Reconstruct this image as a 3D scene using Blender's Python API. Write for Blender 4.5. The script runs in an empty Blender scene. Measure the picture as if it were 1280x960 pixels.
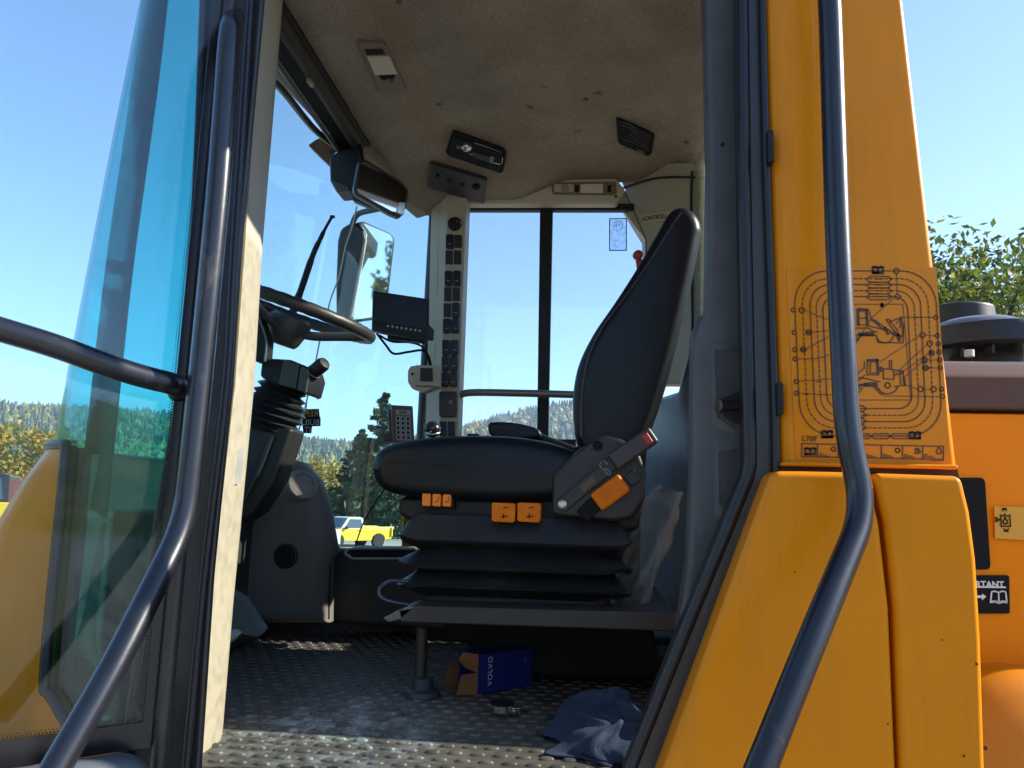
import bpy, bmesh, math, random
from mathutils import Vector, Matrix
random.seed(7)
sc = bpy.context.scene
COL = sc.collection
R = math.radians
V = Vector

# ------------------------------------------------------------------ camera
CAM = V((0, 0, 2.2)); FPX = 961.0
ps, pt, ro = R(6), R(9), R(1.6)
fw = V((-math.sin(ps)*math.cos(pt), math.cos(ps)*math.cos(pt), math.sin(pt)))
r0 = V((math.cos(ps), math.sin(ps), 0)); u0 = r0.cross(fw)
rt = r0*math.cos(ro) + u0*math.sin(ro); up = u0*math.cos(ro) - r0*math.sin(ro)
cd = bpy.data.cameras.new('camera'); cam = bpy.data.objects.new('camera', cd); COL.objects.link(cam)
cam.matrix_world = Matrix(((rt.x, up.x, -fw.x, CAM.x), (rt.y, up.y, -fw.y, CAM.y), (rt.z, up.z, -fw.z, CAM.z), (0, 0, 0, 1)))
cd.sensor_width = 36; cd.lens = 36*FPX/1280; cd.clip_start = 0.02; cd.clip_end = 9000
sc.camera = cam

# ------------------------------------------------------------------ world and sun
SUN_AZ, SUN_EL = -8.0, 31.0          # degrees: from +X towards -Y, height
sd = V((math.cos(R(SUN_AZ))*math.cos(R(SUN_EL)), -math.sin(R(SUN_AZ))*math.cos(R(SUN_EL)), math.sin(R(SUN_EL))))
w = bpy.data.worlds.new('World'); sc.world = w; w.use_nodes = True
nt = w.node_tree; bg = nt.nodes['Background']
sky = nt.nodes.new('ShaderNodeTexSky'); sky.sky_type = 'NISHITA'; sky.sun_disc = False
sky.sun_elevation = R(SUN_EL); sky.sun_rotation = math.atan2(sd.x, sd.y)
sky.air_density = 1.0; sky.dust_density = 0.0; sky.ozone_density = 4.0; sky.altitude = 1800
nt.links.new(sky.outputs[0], bg.inputs[0]); bg.inputs[1].default_value = 0.14
sl = bpy.data.lights.new('sun', 'SUN'); sl.energy = 4.8; sl.angle = R(0.53); sl.color = (1, .93, .82)
so = bpy.data.objects.new('sun', sl); COL.objects.link(so); so.rotation_euler = sd.to_track_quat('Z', 'Y').to_euler()
vs = sc.view_settings; vs.view_transform = 'Standard'; vs.look = 'None'; vs.exposure = 1.42; vs.gamma = 1; vs.use_curve_mapping = False
sc.cycles.use_denoising = True; sc.cycles.max_bounces = 12; sc.cycles.transparent_max_bounces = 24
sc.cycles.diffuse_bounces = 5; sc.cycles.glossy_bounces = 5; sc.cycles.sample_clamp_indirect = 8
sc.cycles.caustics_reflective = False; sc.cycles.caustics_refractive = False

# ------------------------------------------------------------------ measuring helpers (photo pixel + a known plane -> place)
def ray(x, y): return fw + rt*((x-640)/FPX) + up*((480-y)/FPX)
def PY(x, y, Y): d = ray(x, y); return CAM + d*(Y/d.y)
def PX(x, y, X): d = ray(x, y); return CAM + d*(X/d.x)
def PZ(x, y, Z): d = ray(x, y); return CAM + d*((Z-CAM.z)/d.z)
def PP(x, y, p, n): d = ray(x, y); return CAM + d*((p-CAM).dot(n)/d.dot(n))
def sm(a, b, t): t = max(0, min(1, (t-a)/(b-a))); return t*t*(3-2*t)

# ------------------------------------------------------------------ materials
MATS = {}
def mat(name, col, rough=.5, metal=0, var=.0, vs_=8, bump=0, bs=200, coat=0, spec=.5, col2=None, trans=0, stretch=None):
    if name in MATS: return MATS[name]
    m = bpy.data.materials.new(name); m.use_nodes = True; t = m.node_tree; b = t.nodes['Principled BSDF']
    b.inputs['Base Color'].default_value = (*col, 1); b.inputs['Roughness'].default_value = rough
    b.inputs['Metallic'].default_value = metal; b.inputs['Coat Weight'].default_value = coat; b.inputs['Coat Roughness'].default_value = .08
    b.inputs['Specular IOR Level'].default_value = spec
    tc = t.nodes.new('ShaderNodeTexCoord'); src = tc.outputs['Object']
    if stretch:
        mp = t.nodes.new('ShaderNodeMapping'); mp.inputs['Scale'].default_value = stretch; t.links.new(src, mp.inputs[0]); src = mp.outputs[0]
    if var > 0:
        n = t.nodes.new('ShaderNodeTexNoise'); n.inputs['Scale'].default_value = vs_; n.inputs['Detail'].default_value = 8; n.inputs['Roughness'].default_value = .65
        t.links.new(src, n.inputs[0])
        r = t.nodes.new('ShaderNodeValToRGB'); r.color_ramp.elements[0].position = .32; r.color_ramp.elements[1].position = .68
        c2 = col2 or tuple(c*(1-var) for c in col)
        r.color_ramp.elements[0].color = (*c2, 1); r.color_ramp.elements[1].color = (*col, 1)
        t.links.new(n.outputs['Fac'], r.inputs[0]); t.links.new(r.outputs[0], b.inputs['Base Color'])
        mr = t.nodes.new('ShaderNodeMapRange'); mr.inputs[3].default_value = min(1, rough*1.25); mr.inputs[4].default_value = rough*.85
        t.links.new(n.outputs['Fac'], mr.inputs[0]); t.links.new(mr.outputs[0], b.inputs['Roughness'])
    if bump > 0:
        n2 = t.nodes.new('ShaderNodeTexNoise'); n2.inputs['Scale'].default_value = bs; n2.inputs['Detail'].default_value = 3
        t.links.new(src, n2.inputs[0])
        bp = t.nodes.new('ShaderNodeBump'); bp.inputs['Strength'].default_value = bump; bp.inputs['Distance'].default_value = .002
        t.links.new(n2.outputs['Fac'], bp.inputs['Height']); t.links.new(bp.outputs[0], b.inputs['Normal'])
    MATS[name] = m; return m

def glass(name, tint, dust=.03, refl=1.0, dustcol=(.75, .8, .8), dscale=60):
    m = bpy.data.materials.new(name); m.use_nodes = True; t = m.node_tree; t.nodes.clear()
    o = t.nodes.new('ShaderNodeOutputMaterial'); tr = t.nodes.new('ShaderNodeBsdfTransparent'); tr.inputs[0].default_value = (*tint, 1)
    gl = t.nodes.new('ShaderNodeBsdfGlossy'); gl.inputs['Roughness'].default_value = .01
    fr = t.nodes.new('ShaderNodeLayerWeight'); fr.inputs[0].default_value = .5
    pw = t.nodes.new('ShaderNodeMath'); pw.operation = 'POWER'; pw.inputs[1].default_value = 5; t.links.new(fr.outputs['Facing'], pw.inputs[0])
    mu = t.nodes.new('ShaderNodeMath'); mu.operation = 'MULTIPLY_ADD'; mu.inputs[1].default_value = .8*refl; mu.inputs[2].default_value = .04*refl; t.links.new(pw.outputs[0], mu.inputs[0])
    mx = t.nodes.new('ShaderNodeMixShader'); t.links.new(mu.outputs[0], mx.inputs[0]); t.links.new(tr.outputs[0], mx.inputs[1]); t.links.new(gl.outputs[0], mx.inputs[2])
    df = t.nodes.new('ShaderNodeBsdfDiffuse'); df.inputs[0].default_value = (*dustcol, 1)
    tc = t.nodes.new('ShaderNodeTexCoord'); n = t.nodes.new('ShaderNodeTexNoise'); n.inputs['Scale'].default_value = dscale; n.inputs['Detail'].default_value = 10
    t.links.new(tc.outputs['Object'], n.inputs[0])
    mr = t.nodes.new('ShaderNodeMapRange'); mr.inputs[1].default_value = .45; mr.inputs[2].default_value = .8; mr.inputs[3].default_value = dust*.35; mr.inputs[4].default_value = dust*3
    t.links.new(n.outputs['Fac'], mr.inputs[0])
    m2 = t.nodes.new('ShaderNodeMixShader'); t.links.new(mr.outputs[0], m2.inputs[0]); t.links.new(mx.outputs[0], m2.inputs[1]); t.links.new(df.outputs[0], m2.inputs[2])
    t.links.new(m2.outputs[0], o.inputs[0]); MATS[name] = m; return m

YEL = mat('yellow_paint', (.82, .265, .0), .36, 0, .10, 3, .05, 300, coat=.10, spec=.16, col2=(.74, .228, .0))
ORG = mat('orange_paint', (.92, .275, .0), .5, 0, .08, 3, .05, 40, coat=.05, spec=.12)
DARK = mat('dark_frame_paint', (.030, .026, .027), .40, 0, .35, 6, .05, 90, coat=.15)
BLACK = mat('black_plastic', (.008, .0085, .0095), .5, 0, .3, 10, .08, 300, spec=.35)
SOFT = mat('matt_black', (.006, .0065, .007), .75, spec=.25)
RUB = mat('rubber_seal', (.010, .011, .015), .38, bump=.05, bs=200)
RAILM = mat('rail_paint', (.010, .012, .019), .30, 0, .45, 22, .08, 60, coat=.3)
BEI = mat('beige_plastic', (.44, .38, .285), .55, 0, .10, 5, .10, 500, col2=(.40, .34, .25))
CREAM = mat('cream_trim', (.52, .45, .34), .5, 0, .10, 9, .05, 300)
GREY = mat('grey_plastic', (.085, .085, .088), .48, 0, .28, 14, .12, 450)
LGREY = mat('light_grey_plastic', (.42, .43, .43), .28, 0, .2, 6, .05, 300, stretch=(14, 14, 1))
DGREY = mat('dash_plastic', (.125, .115, .10), .6, 0, .14, 12, .15, 600)
CONS = mat('console_plastic', (.030, .030, .029), .55, 0, .2, 9, .15, 500)
STEEL = mat('steel', (.55, .55, .55), .28, 1, .2, 30)
PANE = glass('clear_pane', (.90, .955, .965), .004)
WIND = glass('windscreen_pane', (.84, .955, .95), .006, .9)
TEAL = glass('tinted_corner_pane', (.36, .82, .83), .0025, 1.0, dscale=14)
DOORG = glass('door_pane', (.87, .945, .955), .0025, .8, dscale=25)

def wear(m, dcol, lo, hi, scale, stretch=(1, 1, 1), amt=.5, rough=None):
    t = m.node_tree; b = t.nodes['Principled BSDF']; lk = b.inputs['Base Color'].links; tc = [n for n in t.nodes if n.type == 'TEX_COORD'][0]
    mp = t.nodes.new('ShaderNodeMapping'); mp.inputs['Scale'].default_value = stretch; t.links.new(tc.outputs['Object'], mp.inputs[0])
    n = t.nodes.new('ShaderNodeTexNoise'); n.inputs['Scale'].default_value = scale; n.inputs['Detail'].default_value = 12; n.inputs['Roughness'].default_value = .72; t.links.new(mp.outputs[0], n.inputs[0])
    mr = t.nodes.new('ShaderNodeMapRange'); mr.inputs[1].default_value = lo; mr.inputs[2].default_value = hi; mr.inputs[4].default_value = amt; t.links.new(n.outputs['Fac'], mr.inputs[0])
    mx = t.nodes.new('ShaderNodeMix'); mx.data_type = 'RGBA'; t.links.new(mr.outputs[0], mx.inputs[0]); mx.inputs[7].default_value = (*dcol, 1)
    if lk: t.links.new(lk[0].from_socket, mx.inputs[6])
    else: mx.inputs[6].default_value = b.inputs['Base Color'].default_value
    t.links.new(mx.outputs[2], b.inputs['Base Color'])
wear(YEL, (.50, .30, .10), .52, .74, 2.2, (1, 1, .35), .16)         # thin dust film in vertical runs
wear(YEL, (.40, .17, .02), .50, .72, 14, (1, 1, .07), .40)
wear(YEL, (.16, .07, .02), .69, .76, 26, (1, 1, .6), .6)
wear(YEL, (.75, .55, .30), .70, .76, 60, (1, 1, .12), .5)           # small scuffs
wear(ORG, (.45, .26, .10), .52, .76, 3, (1, 1, .5), .25)
wear(RAILM, (.13, .10, .08), .60, .70, 9, (1, 1, .4), .65)          # hand-worn paint
wear(DARK, (.11, .09, .075), .55, .75, 6, (1, 1, .25), .5)          # dry mud wiped along the frames
wear(GREY, (.20, .19, .18), .56, .78, 18, (1, 1, .2), .5)
wear(BLACK, (.05, .048, .045), .55, .8, 12, (1, 1, 1), .4)
wear(CONS, (.10, .095, .085), .55, .8, 8, (1, 1, .6), .5)

# ------------------------------------------------------------------ mesh helpers
def put(o, parent=None, label=None, cat=None, group=None, kind=None):
    COL.objects.link(o)
    if parent is not None:
        o.parent = parent; o.matrix_parent_inverse = Matrix.Translation(-parent.location) if parent.type == 'EMPTY' else Matrix()
    if label: o['label'] = label
    if cat: o['category'] = cat
    if group: o['group'] = group
    if kind: o['kind'] = kind
    return o
def mesh(name, vs_, fs, m, parent=None, smooth=False, bevel=0, seg=2, sub=0, auto=None, **kw):
    me = bpy.data.meshes.new(name); me.from_pydata([tuple(v) for v in vs_], [], fs); me.validate()
    bm = bmesh.new(); bm.from_mesh(me); bmesh.ops.recalc_face_normals(bm, faces=bm.faces[:]); bm.to_mesh(me); bm.free()
    if isinstance(m, (list, tuple)):
        for q in m: me.materials.append(q)
    else: me.materials.append(m)
    o = bpy.data.objects.new(name, me); put(o, parent, **kw)
    if smooth or bevel:
        for p in me.polygons: p.use_smooth = True
        if auto is None: auto = 35
        me.set_sharp_from_angle(angle=R(auto))
    if bevel:
        b = o.modifiers.new('bevel', 'BEVEL'); b.width = bevel; b.segments = seg; b.limit_method = 'ANGLE'; b.angle_limit = R(30); b.harden_normals = True
    if sub:
        s = o.modifiers.new('sub', 'SUBSURF'); s.levels = sub; s.render_levels = sub
    return o
def empty(name, loc, label=None, cat=None, group=None, parent=None):
    o = bpy.data.objects.new(name, None); o.location = loc; o.empty_display_size = .1
    return put(o, parent, label, cat, group)
def loft(rings, caps=True, closed=True):
    vs_, fs = [], []; n = len(rings[0])
    for r in rings: vs_ += [V(p) for p in r]
    for i in range(len(rings)-1):
        for j in range(n if closed else n-1):
            k = (j+1) % n; fs.append((i*n+j, i*n+k, (i+1)*n+k, (i+1)*n+j))
    if caps and closed:
        fs.append(tuple(range(n-1, -1, -1))); fs.append(tuple(range((len(rings)-1)*n, len(rings)*n)))
    return vs_, fs
def slab(pts, off):
    off = V(off); return loft([[V(p) for p in pts], [V(p)+off for p in pts]])
def plate(name, px, Y, depth, m, parent, bevel=.004, **kw):       # outline measured on the plane Y, with depth behind it
    v, f = slab([PY(x, y, Y) for x, y in px], (0, depth, 0)); return mesh(name, v, f, m, parent, bevel=bevel, **kw)
def box(name, c, s, m, parent, bevel=.004, rot=None, **kw):
    c = V(c); h = V(s)/2; v = [V((a*h.x, b*h.y, d*h.z)) for d in (-1, 1) for a, b in ((-1, -1), (1, -1), (1, 1), (-1, 1))]
    if rot is not None: v = [rot @ p for p in v]
    return mesh(name, [c+p for p in v], [(3, 2, 1, 0), (4, 5, 6, 7), (0, 1, 5, 4), (1, 2, 6, 5), (2, 3, 7, 6), (3, 0, 4, 7)], m, parent, bevel=bevel, **kw)
def frame(n):
    n = V(n).normalized(); a = V((0, 0, 1)) if abs(n.z) < .9 else V((1, 0, 0)); x = a.cross(n).normalized(); return x, n.cross(x), n
def cyl(name, p0, p1, r0_, m, parent, r1=None, seg=20, bevel=0, **kw):
    p0, p1 = V(p0), V(p1); x, y, _ = frame(p1-p0); r1 = r0_ if r1 is None else r1
    rg = lambda p, r: [p + x*r*math.cos(2*math.pi*i/seg) + y*r*math.sin(2*math.pi*i/seg) for i in range(seg)]
    v, f = loft([rg(p0, r0_), rg(p1, r1)]); return mesh(name, v, f, m, parent, smooth=True, bevel=bevel, **kw)
def lathe(c, axis, prof, seg=28):
    c = V(c); x, y, z = frame(axis)
    return loft([[c + z*h + (x*math.cos(2*math.pi*i/seg) + y*math.sin(2*math.pi*i/seg))*max(r, 1e-4) for i in range(seg)] for r, h in prof])
def smoothpath(pts, n=6, fil=None):
    pts = [V(p) for p in pts]; out = []
    if fil:                                   # straight runs with rounded corners
        out.append(pts[0])
        for i in range(1, len(pts)-1):
            a, b, c = pts[i-1:i+2]; d = min(fil, (a-b).length*.45, (c-b).length*.45); p = b+(a-b).normalized()*d; q = b+(c-b).normalized()*d
            for k in range(n+1): t = k/n; out.append(p*(1-t)**2 + b*2*t*(1-t) + q*t*t)
        out.append(pts[-1]); return out
    for i in range(len(pts)-1):
        p0, p1, p2, p3 = pts[max(i-1, 0)], pts[i], pts[i+1], pts[min(i+2, len(pts)-1)]
        for k in range(n):
            t = k/n; out.append(.5*((2*p1)+(p2-p0)*t+(2*p0-5*p1+4*p2-p3)*t*t+(3*p1-p0-3*p2+p3)*t**3))
    out.append(pts[-1]); return out
def tubemesh(path, r, seg=12, closed=False):
    rings = []; n = len(path); prev = None
    for i, p in enumerate(path):
        if closed: d = path[(i+1) % n]-path[i-1]
        else: d = path[min(i+1, n-1)]-path[max(i-1, 0)]
        d.normalize()
        x = prev if prev is not None else frame(d)[0]
        x = (x - d*x.dot(d)).normalized(); prev = x; y = d.cross(x); rr = r[i] if isinstance(r, list) else r
        rings.append([p + x*rr*math.cos(2*math.pi*k/seg) + y*rr*math.sin(2*math.pi*k/seg) for k in range(seg)])
    if closed: rings.append(rings[0])
    return loft(rings, caps=not closed)
def tube(name, pts, r, m, parent, fil=None, n=6, seg=14, raw=False, **kw):
    path = [V(p) for p in pts] if raw else smoothpath(pts, n, fil)
    v, f = tubemesh(path, r, seg); return mesh(name, v, f, m, parent, smooth=True, auto=60, **kw)
def inset(pts, d):
    n = len(pts); ar = sum(pts[i][0]*pts[(i+1) % n][1]-pts[(i+1) % n][0]*pts[i][1] for i in range(n)); s = 1 if ar > 0 else -1; out = []
    for i in range(n):
        a, b, c = pts[i-1], pts[i], pts[(i+1) % n]
        e1 = V((b[0]-a[0], b[1]-a[1])).normalized(); e2 = V((c[0]-b[0], c[1]-b[1])).normalized()
        n1 = V((-e1.y, e1.x))*s; n2 = V((-e2.y, e2.x))*s; k = (n1+n2); k = k/max(k.length_squared*.5, .6)
        out.append((b[0]+k.x*d, b[1]+k.y*d))
    return out
def densify(p2, n=3):
    q = smoothpath([V((a, b, 0)) for a, b in p2+[p2[0]]], n); return [(a.x, a.y) for a in q[:-1]]
def pillow(name, px, Y0, Y1, r, m, parent, dn=4, steps=5, **kw):   # rounded cushion: outline at near side, soft edges
    p2 = [(PY(x, y, Y0+r).x, PY(x, y, Y0+r).z) for x, y in px]
    if dn: p2 = densify(p2, dn)
    th = [k/steps*math.pi/2 for k in range(steps+1)]
    rings = [[(x, Y0+r*(1-math.cos(a)), z) for x, z in inset(p2, r*(1-math.sin(a)))] for a in th]
    rings += [[(x, Y1-r*(1-math.cos(a)), z) for x, z in inset(p2, r*(1-math.sin(a)))] for a in reversed(th)]
    v, f = loft(rings); return mesh(name, v, f, m, parent, smooth=True, auto=50, **kw)
def ribbon(lines, wd, n, up_=None):              # flat printed lines
    vs_, fs = [], []; n = V(n)
    for L in lines:
        L = [V(p) for p in L]
        for a, b in zip(L, L[1:]):
            d = b-a
            if d.length < 1e-6: continue
            d.normalize(); s = d.cross(n).normalized()*wd/2; e = d*wd*.35; k = len(vs_)
            vs_ += [a-e-s, b+e-s, b+e+s, a-e+s]; fs.append((k, k+1, k+2, k+3))
    return vs_, fs
def text(name, body, origin, right, upv, size, m, parent, extrude=.0003, align='LEFT', space=1.0, bold=0, **kw):
    cu = bpy.data.curves.new(name, 'FONT'); cu.body = body; cu.size = size; cu.align_x = align; cu.extrude = extrude; cu.offset = bold; cu.space_character = space; cu.resolution_u = 3
    t = bpy.data.objects.new('tmp', cu); COL.objects.link(t)
    bpy.context.view_layer.update(); me = bpy.data.meshes.new_from_object(t.evaluated_get(bpy.context.evaluated_depsgraph_get()))
    bpy.data.objects.remove(t); me.name = name
    right = V(right).normalized(); n = right.cross(V(upv)).normalized(); upv = n.cross(right)
    M = Matrix(((right.x, upv.x, n.x, origin[0]), (right.y, upv.y, n.y, origin[1]), (right.z, upv.z, n.z, origin[2]), (0, 0, 0, 1)))
    me.transform(M); me.materials.clear(); me.materials.append(m); o = bpy.data.objects.new(name, me); return put(o, parent, **kw)

# ================================================================== SETTING: ground, hills
def hgt(x, y):
    d = math.hypot(x, y); a = math.atan2(x, y)
    h = -5*sm(48, 130, d) - 5*sm(110, 260, d)
    h += 156*sm(280, 1180, d)*(.80 + .20*math.sin(a*5.3+.7) + .09*math.sin(a*13+2)) + 95*sm(900, 2300, d)*(.72+.2*math.sin(a*3.1-.4)+.1*math.sin(a*9))
    return h
def build_ground():
    rs = [0, 3, 6, 10, 16, 24, 34, 46, 60, 80, 105, 140, 190, 260, 340, 430, 540, 680, 850, 1050, 1300, 1600, 2000, 2400, 3200, 5000, 7500]; N = 144
    vs_ = [(0, 0, 0)]; fs = []
    for r in rs[1:]:
        for k in range(N): a = 2*math.pi*k/N; x, y = r*math.sin(a), r*math.cos(a); vs_.append((x, y, hgt(x, y)))
    for k in range(N): fs.append((0, 1+k, 1+(k+1) % N))
    for i in range(len(rs)-2):
        for k in range(N): q = (k+1) % N; fs.append((1+i*N+k, 1+(i+1)*N+k, 1+(i+1)*N+q, 1+i*N+q))
    m = bpy.data.materials.new('ground_soil'); m.use_nodes = True; t = m.node_tree; b = t.nodes['Principled BSDF']; b.inputs['Roughness'].default_value = .95
    tc = t.nodes.new('ShaderNodeTexCoord'); n = t.nodes.new('ShaderNodeTexNoise'); n.inputs['Scale'].default_value = .012; n.inputs['Detail'].default_value = 12
    n3 = t.nodes.new('ShaderNodeTexNoise'); n3.inputs['Scale'].default_value = 3; n3.inputs['Detail'].default_value = 10
    r = t.nodes.new('ShaderNodeValToRGB'); e = r.color_ramp.elements
    e[0].position = .35; e[0].color = (.07, .10, .028, 1); e[1].position = .62; e[1].color = (.24, .21, .075, 1); q = e.new(.5); q.color = (.12, .15, .04, 1)
    r3 = t.nodes.new('ShaderNodeValToRGB'); r3.color_ramp.elements[0].color = (.22, .20, .165, 1); r3.color_ramp.elements[1].color = (.40, .375, .33, 1)
    t.links.new(tc.outputs['Object'], n.inputs[0]); t.links.new(tc.outputs['Object'], n3.inputs[0]); t.links.new(n.outputs[0], r.inputs[0]); t.links.new(n3.outputs[0], r3.inputs[0])
    ln = t.nodes.new('ShaderNodeVectorMath'); ln.operation = 'LENGTH'; t.links.new(tc.outputs['Object'], ln.inputs[0])
    mr = t.nodes.new('ShaderNodeMapRange'); mr.inputs[1].default_value = 42; mr.inputs[2].default_value = 55; t.links.new(ln.outputs['Value'], mr.inputs[0])
    mx = t.nodes.new('ShaderNodeMix'); mx.data_type = 'RGBA'; t.links.new(mr.outputs[0], mx.inputs[0]); t.links.new(r3.outputs[0], mx.inputs[6]); t.links.new(r.outputs[0], mx.inputs[7])
    t.links.new(mx.outputs[2], b.inputs['Base Color'])
    o = mesh('ground', vs_, fs, m, smooth=True, auto=180, kind='structure')
build_ground()

def leafmat(name, cols, trans=.25):
    m = bpy.data.materials.new(name); m.use_nodes = True; t = m.node_tree; b = t.nodes['Principled BSDF']; b.inputs['Roughness'].default_value = .6
    g = t.nodes.new('ShaderNodeNewGeometry'); r = t.nodes.new('ShaderNodeValToRGB'); e = r.color_ramp.elements
    e[0].color = (*cols[0], 1); e[1].color = (*cols[-1], 1); e[1].position = 1
    for i, c in enumerate(cols[1:-1]): q = e.new((i+1)/(len(cols)-1)); q.color = (*c, 1)
    t.links.new(g.outputs['Random Per Island'], r.inputs[0]); t.links.new(r.outputs[0], b.inputs['Base Color'])
    tl = t.nodes.new('ShaderNodeBsdfTranslucent'); t.links.new(r.outputs[0], tl.inputs[0])
    mx = t.nodes.new('ShaderNodeMixShader'); mx.inputs[0].default_value = trans; t.links.new(b.outputs[0], mx.inputs[1]); t.links.new(tl.outputs[0], mx.inputs[2])
    t.links.new(mx.outputs[0], t.nodes['Material Output'].inputs[0]); return m
L_SPR = leafmat('spruce_needles', [(.016, .036, .018), (.03, .06, .028), (.05, .085, .035), (.07, .10, .045)], .12)
L_YEL = leafmat('autumn_leaves', [(.16, .17, .03), (.36, .25, .03), (.45, .30, .035), (.24, .22, .035), (.42, .24, .03)], .35)
L_GRN = leafmat('green_leaves', [(.05, .09, .02), (.09, .14, .03), (.16, .19, .04), (.07, .11, .03), (.30, .27, .05)], .35)
L_LIND = leafmat('near_leaves', [(.05, .085, .015), (.075, .12, .02), (.11, .16, .025), (.16, .2, .03), (.06, .1, .02), (.38, .33, .04)], .42)
L_RUST = leafmat('rust_leaves', [(.22, .13, .03), (.32, .17, .03), (.26, .2, .04), (.14, .13, .035)], .3)
BARK = mat('bark', (.10, .08, .06), .9, 0, .4, 12, .5, 30)

def leafquad(vs_, fs, c, s, rnd):
    n = V((rnd.gauss(0, 1), rnd.gauss(0, 1), rnd.gauss(0, 1))).normalized(); x, y, _ = frame(n); a = rnd.random()*6.28
    u = x*math.cos(a)+y*math.sin(a); v = n.cross(u); k = len(vs_); c = V(c)
    vs_ += [c-u*s, c-v*s*.55+n*s*.1, c+u*s*1.1, c+v*s*.55+n*s*.1]; fs.append((k, k+1, k+2, k+3))
def leafy(name, base, H, rx, lm, label, cat='tree', nleaf=2600, ls=.12, seed=1, group=None, zlow=.22, clumps=26):
    rnd = random.Random(seed); b = V(base); root = empty(name, b, label, cat, group)
    tr = smoothpath([b-V((0, 0, .3)), b+V((.05*rx, 0, H*.3)), b+V((-.04*rx, .05*rx, H*.6)), b+V((.02*rx, 0, H*.88))], 4)
    n = len(tr); v, f = tubemesh(tr, [H*.022*(1-.85*i/(n-1)) for i in range(n)], 8); tv, tf = list(v), list(f)
    vs_, fs = [], []
    for i in range(clumps):
        t = rnd.random(); z = H*(zlow+(1-zlow)*t**.8); prof = math.sin(math.pi*min(1, .18+.82*(1-t)))**.6 if t > .1 else .75
        a = rnd.random()*6.28; rr = rx*prof*(.25+.75*math.sqrt(rnd.random())); c = b+V((math.cos(a)*rr, math.sin(a)*rr, z))
        zt = max(H*.2, z-rr*.5); p0 = tr[min(n-1, int(zt/(H*.88)*(n-1)))]
        bv, bf = tubemesh([p0, (p0+c)/2+V((0, 0, rr*.08)), c], [H*.007, H*.004, H*.0015], 5); k = len(tv); tv += bv; tf += [tuple(q+k for q in g) for g in bf]
        cr = rx*(.22+.20*rnd.random())
        for _ in range(nleaf//clumps):
            d = V((rnd.gauss(0, 1), rnd.gauss(0, 1), rnd.gauss(0, .75))); d = d.normalized()*cr*rnd.random()**.4*(1.25 if rnd.random() < .15 else 1)
            leafquad(vs_, fs, c+d, ls*(.6+.8*rnd.random()), rnd)
    mesh('trunk', tv, tf, BARK, root, smooth=True); mesh('crown', vs_, fs, lm, root); return root
def spruce(name, base, H, rx, label, seed=1, n=3400, group=None):
    rnd = random.Random(seed); b = V(base); root = empty(name, b, label, 'tree', group)
    cyl('trunk', b-V((0, 0, .3)), b+V((0, 0, H*.97)), H*.016, BARK, root, r1=.012, seg=8)
    vs_, fs = [], []; whorls = int(26)
    for wv in range(whorls):
        t = wv/(whorls-1); z = H*(.06+.93*t); rad = rx*(1-t)**.85*(.85+.3*rnd.random())+.04*rx
        nb = int(9*(1-t)+4)
        for j in range(nb):
            a = rnd.random()*6.28; L = rad*(.7+.4*rnd.random()); m_ = max(4, int(n/whorls/nb))
            for q in range(m_):
                s = ((q+rnd.random())/m_)**.7; p = b+V((math.cos(a)*L*s, math.sin(a)*L*s, z - L*.35*s + L*.16*s*s*1.6))
                w_ = L*.16*(1.15-s); p += V((rnd.gauss(0, w_), rnd.gauss(0, w_), -abs(rnd.gauss(0, w_*.6))))
                leafquad(vs_, fs, p, rx*.065*(.7+.7*rnd.random()), rnd)
    mesh('crown', vs_, fs, L_SPR, root); return root

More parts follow.
